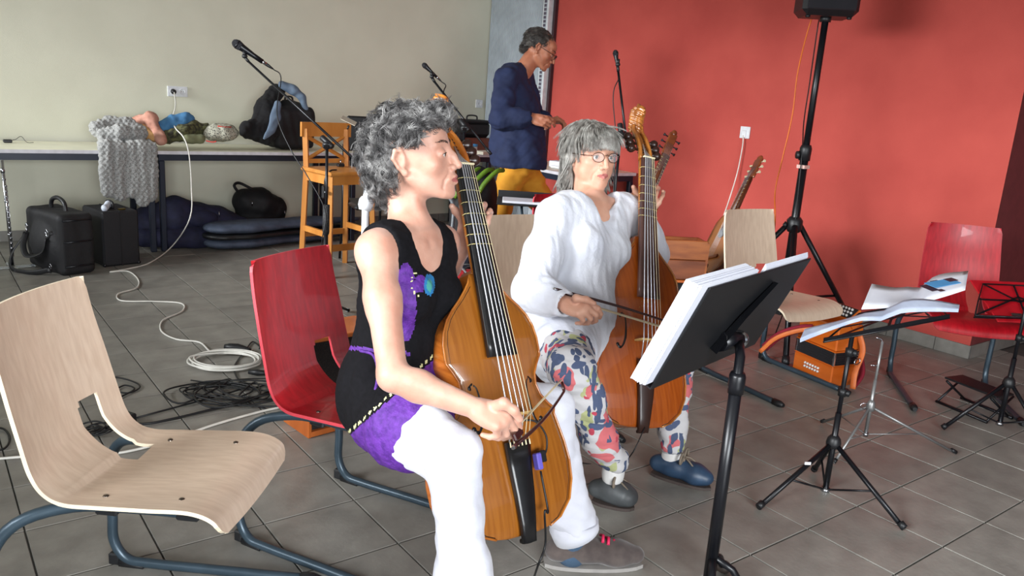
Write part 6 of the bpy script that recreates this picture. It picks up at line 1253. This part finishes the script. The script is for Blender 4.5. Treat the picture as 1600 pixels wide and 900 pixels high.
# ---- red mixer on a black box
q = at(712, 448, 3.45); mx = thing('audio_mixer', 'red and grey audio mixer with cables plugged in, behind the golden viol', 'mixer', V(q[0], q[1], q[2]-.05)); Rm = frame(UP, HR*.9+HV*.3)
mbase = V(q[0], q[1], q[2]-.02); part('chassis', MB().box(mbase, (.30, .24, .05), Rm, bev=.006), mat('mixer_purple_grey', (112, 84, 104), .5), mx); part('control_panel', MB().box(mbase+UP*.027, (.28, .22, .006), Rm), mat('mixer_panel', (196, 190, 190), .5), mx); part('rear_panel', MB().box(mbase+HV*.09+UP*.05, (.28, .03, .05), Rm, bev=.004), mat('mixer_red', (206, 44, 52), .5), mx)
for i in range(7):
    for j in range(4): b_ = mbase+Rm@V(-.115+.036*i, -.09+.04*j, .03); part('knob', MB().lathe([(.0, 0), (.008, 0), (.006, .018), (.0, .019)], b_, UP, 8), M_chrome if (i+j) % 3 else M_blk, mx)
for i in range(4): b_ = mbase+Rm@V(-.09+.05*i, .07, .035); part('jack_plug', MB().tube(spline([b_, b_+UP*.05, b_+UP*.075+HR*(.03+.02*i)-HV*.02, b_+UP*.02+HR*(.09+.02*i), b_-UP*.12+HR*(.12+.02*i)], 5), .005, 6), M_cable if i != 1 else mat('grey_jack', (150, 152, 156), .4), mx)
zb = q[2]-.046; tag(part('equipment_box', MB().box(V(q[0], q[1], zb/2), (.34, .30, zb), Rm, bev=.01), M_blk), 'black equipment box carrying the red mixer behind the golden viol', 'box')
# ---- small orange-brown amplifier under/behind the red chair
am = onz(490, 684); ax_ = nrm(onz(535, 672)-am); ax_ = nrm(V(ax_[0], ax_[1], 0)); ay = V(-ax_[1], ax_[0], 0); ay = ay if ay@HV > 0 else -ay; Ra = np.array([ax_, ay, UP]).T; Ra = Ra if np.linalg.det(Ra) > 0 else np.array([-ax_, ay, UP]).T
ca = am+ax_*.14+ay*.10; t = thing('guitar_amplifier', 'small wooden-cased amplifier with dark grille behind the occupied red chair', 'amplifier', V(ca[0], ca[1], 0)); M_amp = mat('amp_wood', (196, 108, 48), .4, rgb2=(170, 86, 34), scale=10, stretch=(1, 1, .2))
hA = .40
for s in (-1, 1): part('side_panel', MB().box(ca+ax_*s*.155+UP*hA/2, (.018, .20, hA), Ra, bev=.004), M_amp, t)
part('top_panel', MB().box(ca+UP*(hA-.009), (.30, .20, .018), Ra, bev=.003), M_amp, t); part('bottom_panel', MB().box(ca+UP*.013, (.30, .20, .022), Ra, bev=.003), M_amp, t); part('grille', MB().box(ca-ay*.075+UP*hA/2, (.29, .012, hA-.04), Ra), mat('amp_grille', (40, 32, 30), .8, kind='vor', scale=260, rgb2=(16, 14, 14)), t); part('back_panel', MB().box(ca+ay*.08+UP*hA/2, (.29, .01, hA-.04), Ra), M_blk, t)
q = at(538, 478, 3.4); tag(part('yellow_tape_roll', MB().lathe([(.0, -.01), (.045, -.01), (.045, .01), (.0, .01)], V(q[0]-.02, q[1], .02+0*q[2])*V(1, 1, 1), UP, 20), mat('yellow_tape', (226, 214, 90), .5)), 'roll of pale yellow tape on the floor behind the red chair', 'tape')
# ---- wooden instrument case behind the second viol
M_casew = mat('case_walnut', (150, 86, 42), .4, rgb2=(118, 60, 28), scale=8, stretch=(.25, 1, 3), coat=.2); M_casei = mat('case_interior', (18, 18, 22), .8)
q = at(1062, 374, 4.15); wb = V(q[0], q[1], 0); Rw = frame(UP, HR*.97+HV*.1); Zt = q[2]; t = thing('wooden_case', 'upright brown wooden case with dark recess, between amber viol and leaning guitar', 'case', wb)
def cb_(nm, z0, z1, m, y=0, th=.02, w_=.29): part(nm, MB().box(wb+Rw@V(0, y, 0)+UP*(z0+z1)/2, (w_, th, z1-z0), Rw, bev=.003), m, t)
cb_('upper_board', Zt-.10, Zt, M_casew, -.02); cb_('middle_board', Zt-.205, Zt-.103, mat('case_walnut_dark', (128, 70, 40), .4, rgb2=(100, 50, 26), scale=8, stretch=(.25, 1, 3)), -.02); cb_('brass_strip', Zt-.222, Zt-.208, M_amp, -.025, .024); cb_('recess', Zt-.31, Zt-.22, M_casei, .03); cb_('lower_board', Zt-.345, Zt-.31, M_casew, -.02); cb_('lower_rail', Zt-.37, Zt-.352, M_casew, -.02); cb_('front_panel', .02, Zt-.375, M_casew, -.02); cb_('back_board', .0, Zt-.01, M_casew, .14)
for s in (-1, 1): part('side_board', MB().box(wb+Rw@V(s*.147, .06, 0)+UP*(Zt-.01)/2, (.012, .18, Zt-.01), Rw), M_casew, t)
# ---- guitars on the wall side
def guitar(name, label, B_, N_, yaw, bodyL, wb1, wb2, waist, depth, top_m, side_m, head_w=.036, L=None, dotted=True):
    B_, N_ = np.array(B_), np.array(N_); L = np.linalg.norm(N_-B_); R = viol_frame(B_, N_, yaw); t = thing(name, label, 'guitar', B_*V(1, 1, 0)); W = lambda x, y, z: B_+R@V(x, y, z)
    zs = np.linspace(0, 1, 34); prof = np.interp(zs, [0, .03, .10, .25, .42, .58, .72, .86, .95, 1], [0.15, .55, .85, 1, .86, waist, .72*wb2/wb1/.72, wb2/wb1*.98, wb2/wb1*.7, .22])*wb1/2
    G = [[W(u*w, 0, z*bodyL) for u in np.linspace(-1, 1, 9)] for z, w in zip(zs, prof)]; part('soundboard', MB().grid(G, .003, n=R@V(0, 1, 0)), top_m, t); G2 = [[W(u*w, -depth, z*bodyL) for u in np.linspace(-1, 1, 9)] for z, w in zip(zs, prof)]; part('back', MB().grid(G2, .003, n=R@V(0, 1, 0)), side_m, t)
    for s in (-1, 1): part('side', MB().grid([[W(s*w, -q_*depth, z*bodyL) for q_ in (0, .5, 1)] for z, w in zip(zs, prof)]), side_m, t)
    part('end_block', MB().box(W(0, -depth/2, .004), (prof[0]*2, depth, .006), R), side_m, t)
    part('sound_hole', MB().lathe([(.0, 0), (.13*wb1, 0), (.13*wb1, .001), (.0, .001)], W(0, .0005, bodyL*.66), R@V(0, 1, 0), 18), M_casei, t); part('bridge', MB().box(W(0, .006, bodyL*.26), (.14*wb1/.36, .010, .02), R, bev=.002), M_casew, t)
    part('neck', MB().grid([[W(u*.026, .008, z) for u in (-1, 0, 1)] for z in (bodyL*.72, L)], .006, n=R@V(0, 1, 0)).tube([W(0, -.006, bodyL*.9), W(0, -.006, L)], [.024, .019], 10), mat('neck_wood', (96, 52, 30), .4), t)
    for k in range(1, 15): part('fret', MB().box(W(0, .0095, L-(L-bodyL*.26)*(1-2**(-k/12))), (.050, .002, .002), R), M_fret, t)
    part('headstock', MB().box(W(0, -.010, L+.075), (head_w*2, .016, .15), R, bev=.006), side_m, t); part('headstock_crown', MB().ball(W(0, -.010, L+.152), (head_w*.7, .012, .02), R), side_m, t)
    for k in range(3):
        for s in (-1, 1): part('tuning_peg', MB().tube([W(s*head_w, -.012, L+.035+.04*k), W(s*(head_w+.016), -.012, L+.035+.04*k), W(s*(head_w+.028), -.012, L+.035+.04*k)], [.003, .004, .009], 8), M_gut if dotted else M_blk, t)
    for k in range(6): u = (k-2.5)/2.5; part('string', MB().tube([W(u*.03, .013, bodyL*.26), W(u*.019, .013, L), W(u*.02, .0, L+.08)], .0007, 4), M_steelstr, t)
    return t, W, R
M_gtop = mat('spruce_top', (170, 106, 52), .35, coat=.4); M_gside = mat('rosewood_side', (128, 66, 32), .3, rgb2=(96, 44, 20), scale=8, stretch=(1, 1, 4), coat=.5)
gB = at(1098, 430, 4.55); gN = at(1170, 278, 4.75); g1, Wg, Rg = guitar('guitar', 'acoustic guitar leaning on a stand behind the empty beech chair', gB, gN, math.radians(-62), .46, .34, .26, .78, .09, M_gtop, M_gside)
gs = thing('guitar_stand', 'black folding guitar stand under the leaning acoustic guitar', 'stand', gB*V(1, 1, 0))
for a in (0.3, 2.4, 4.5): part('leg', MB().tube([gB-UP*.02+Rg@V(0, -.10, .02), V(gB[0]+.2*math.cos(a), gB[1]+.2*math.sin(a), .012)], .011, 8), M_blkm, gs)
for s in (-1, 1): part('cradle_arm', MB().tube(spline([gB+Rg@V(0, -.12, .0), gB+Rg@V(s*.08, -.10, -.02), gB+Rg@V(s*.08, .03, -.02), gB+Rg@V(s*.08, .05, .03)], 4), .010, 8), M_blkm, gs)
mB = at(984, 372, 4.4); mN = at(1040, 242, 4.55); g2, _, Rq = guitar('mandolin', 'small mandolin-like instrument with dark headstock beside the carved viol head', mB, mN, math.radians(20), .30, .24, .17, .80, .06, M_gtop, M_gside, .026, dotted=False)
t = thing('instrument_stand', 'black stand supporting the mandolin behind the amber viol', 'stand', mB*V(1, 1, 0))
for a in (0.3, 2.4, 4.5): part('leg', MB().tube([mB-UP*.02+Rq@V(0, -.09, .0), V(mB[0]+.2*math.cos(a), mB[1]+.2*math.sin(a), .012)], .009, 8), M_blkm, t)
part('cradle', MB().tube([mB+Rq@V(-.09, .02, -.012), mB+Rq@V(-.09, -.09, -.012), mB+Rq@V(.09, -.09, -.012), mB+Rq@V(.09, .02, -.012)], .008, 8), M_blkm, t)
# ---- accordion under the beech chair
M_acw = mat('cherry_lacquer', (204, 104, 34), .25, rgb2=(180, 82, 22), scale=6, stretch=(.3, .3, 2), coat=.6); M_bel = mat('bellows_black', (22, 20, 24), .6)
pC = onz(1296, 606); pL = onz(1236, 578); pR = onz(1338, 594); Xc = nrm((pC-pL)*V(1, 1, 0)); Yc = V(-Xc[1], Xc[0], 0); Yc = Yc if Yc@HV > 0 else -Yc; Rc = np.array([Xc, Yc, UP]).T; Rc = Rc if np.linalg.det(Rc) > 0 else np.array([-Xc, Yc, UP]).T; Wc, Dc = .27, .17
oc = pC-Xc*Wc/2+Yc*Dc/2; oc[2] = 0; ac = thing('accordion', 'orange-brown wooden button accordion standing on end under the empty beech chair', 'accordion', oc); Pc = lambda x, y, z: oc+Xc*x+Yc*y+UP*z
part('bass_box', MB().box(Pc(0, 0, .055), (Wc, Dc, .11), Rc, bev=.006), M_acw, ac)
mb = part('bellows', MB().box(Pc(0, 0, .148), (Wc*.94, Dc*.92, .075), Rc), M_bel, ac)
for k in range(6): part('bellows_fold', MB().box(Pc(0, 0, .116+k*.0125), (Wc*.985, Dc*.97, .006), Rc, bev=.002), M_bel, ac)
for z in (.1125, .1865): part('bellows_frame', MB().box(Pc(0, 0, z), (Wc*1.01, Dc*1.01, .006), Rc, bev=.001), M_acw, ac)
part('treble_box', MB().box(Pc(0, 0, .255), (Wc, Dc, .13), Rc, bev=.006), M_acw, ac)
for sx, sy in ((1, -1), (-1, -1)):
    part('bellows_corner', MB().box(Pc(sx*Wc*.48, sy*Dc*.47, .148), (.012, .012, .072), Rc, bev=.002), M_chrome, ac)
tr = frame(nrm(UP*.80-Yc*.60), Xc); kc = Pc(.035, .0, .372); part('fingerboard', MB().box(kc-tr[:, 2]*.02, (.23, .085, .07), tr, bev=.005), M_acw, ac); part('button_plate', MB().box(kc+tr[:, 2]*.016, (.21, .07, .004), tr), M_blk, ac)
bm = MB().lathe([(.0, 0), (.0062, 0), (.0068, .004), (.005, .009), (.0, .010)], (0, 0, 0), (0, 0, 1), 8).mesh('button'); bm.materials.append(mat('pearl_button', (226, 224, 220), .25)); inv = Matrix.Translation(ac.location).inverted()
def button(p, Rr):
    o = bpy.data.objects.new('button', bm); COL.objects.link(o); o.parent = ac; M = Matrix(np.vstack([np.hstack([Rr, np.array(p)[:, None]]), [0, 0, 0, 1]]).tolist()); o.matrix_local = inv@M
for j, n_ in enumerate((9, 10, 9)):
    for i in range(n_): button(kc+tr[:, 2]*.018+tr[:, 0]*(-.09+.020*i+(.0 if j == 1 else .010))+tr[:, 1]*(-.024+.022*j), tr)
bf = frame(-Yc, Xc)
for j in range(2):
    for i in range(6): button(Pc(-.045+.018*i, -Dc/2-.001, .075-.018*j), bf)
for z in (.05, .075): part('air_pin', MB().tube([Pc(Wc/2, 0, z), Pc(Wc/2+.012, 0, z)], .004, 6), M_chrome, ac)
M_strap = mat('orange_leather', (208, 108, 50), .5); M_velvet = mat('crimson_velvet', (132, 18, 40), .9)
part('shoulder_strap', MB().tube(spline([Pc(-.02, -.10, .27), Pc(-.08, -.13, .25), Pc(-.17, -.17, .19), Pc(-.24, -.20, .10)], 6), .022, 8, flat=(.3, 1)), M_velvet, ac); part('shoulder_strap', MB().tube(spline([Pc(.0, -.11, .275), Pc(-.09, -.15, .235), Pc(-.18, -.19, .17), Pc(-.25, -.215, .075)], 6), .012, 8, flat=(.3, 1)), M_strap, ac)
part('rear_strap', MB().tube(spline([Pc(.14, .05, .28), Pc(.18, .05, .20), Pc(.20, .0, .10), Pc(.22, -.02, .02)], 6), .018, 8, flat=(.35, 1)), M_strap, ac); part('rear_strap', MB().tube(spline([Pc(.15, .08, .15), Pc(.19, .06, .08), Pc(.19, .02, .02)], 6), .028, 8, flat=(.4, 1)), M_velvet, ac); part('strap_buckle', MB().tube(spline([Pc(.195, .02, .17), Pc(.195, -.01, .16), Pc(.20, -.01, .14), Pc(.20, .02, .15), Pc(.195, .02, .17)], 3), .003, 6), M_chrome, ac)
part('end_tab', MB().box(Pc(-Wc/2-.03, 0, .21), (.05, .03, .012), Rc, bev=.004), M_velvet, ac)
# ---- dark tangle under the white-bloused woman's chair and viol cable
tag(part('dark_bag_under_chair', MB().ball(V(1.95, 2.55, .12), (.20, .16, .12)), mat('black_plastic_sack', (20, 20, 22), .4, scale=20, bump=1, bscale=30)), 'shiny black sack on the floor behind the white-bloused woman', 'sack')
tag(part('viol_cable', MB().tube(spline([W1f(-.047, .052, .15), W1f(-.05, .05, .05), at(851, 800, 2.0), at(852, 850, 2.05), at(840, 885, 2.05), onz(830, 915, .006)], 6), .003, 6), M_cable), 'thin black cable dropping from the clip on the golden viol', 'cable')
tag(part('viol_cable', MB().tube(spline([W2f(0, .03, .0), at(985, 712, 2.75), onz(960, 728, .006), onz(900, 722, .006), onz(860, 715, .006)], 6), .0022, 6), M_cable), 'thin cable running from the amber viol tailpiece across the floor', 'cable')
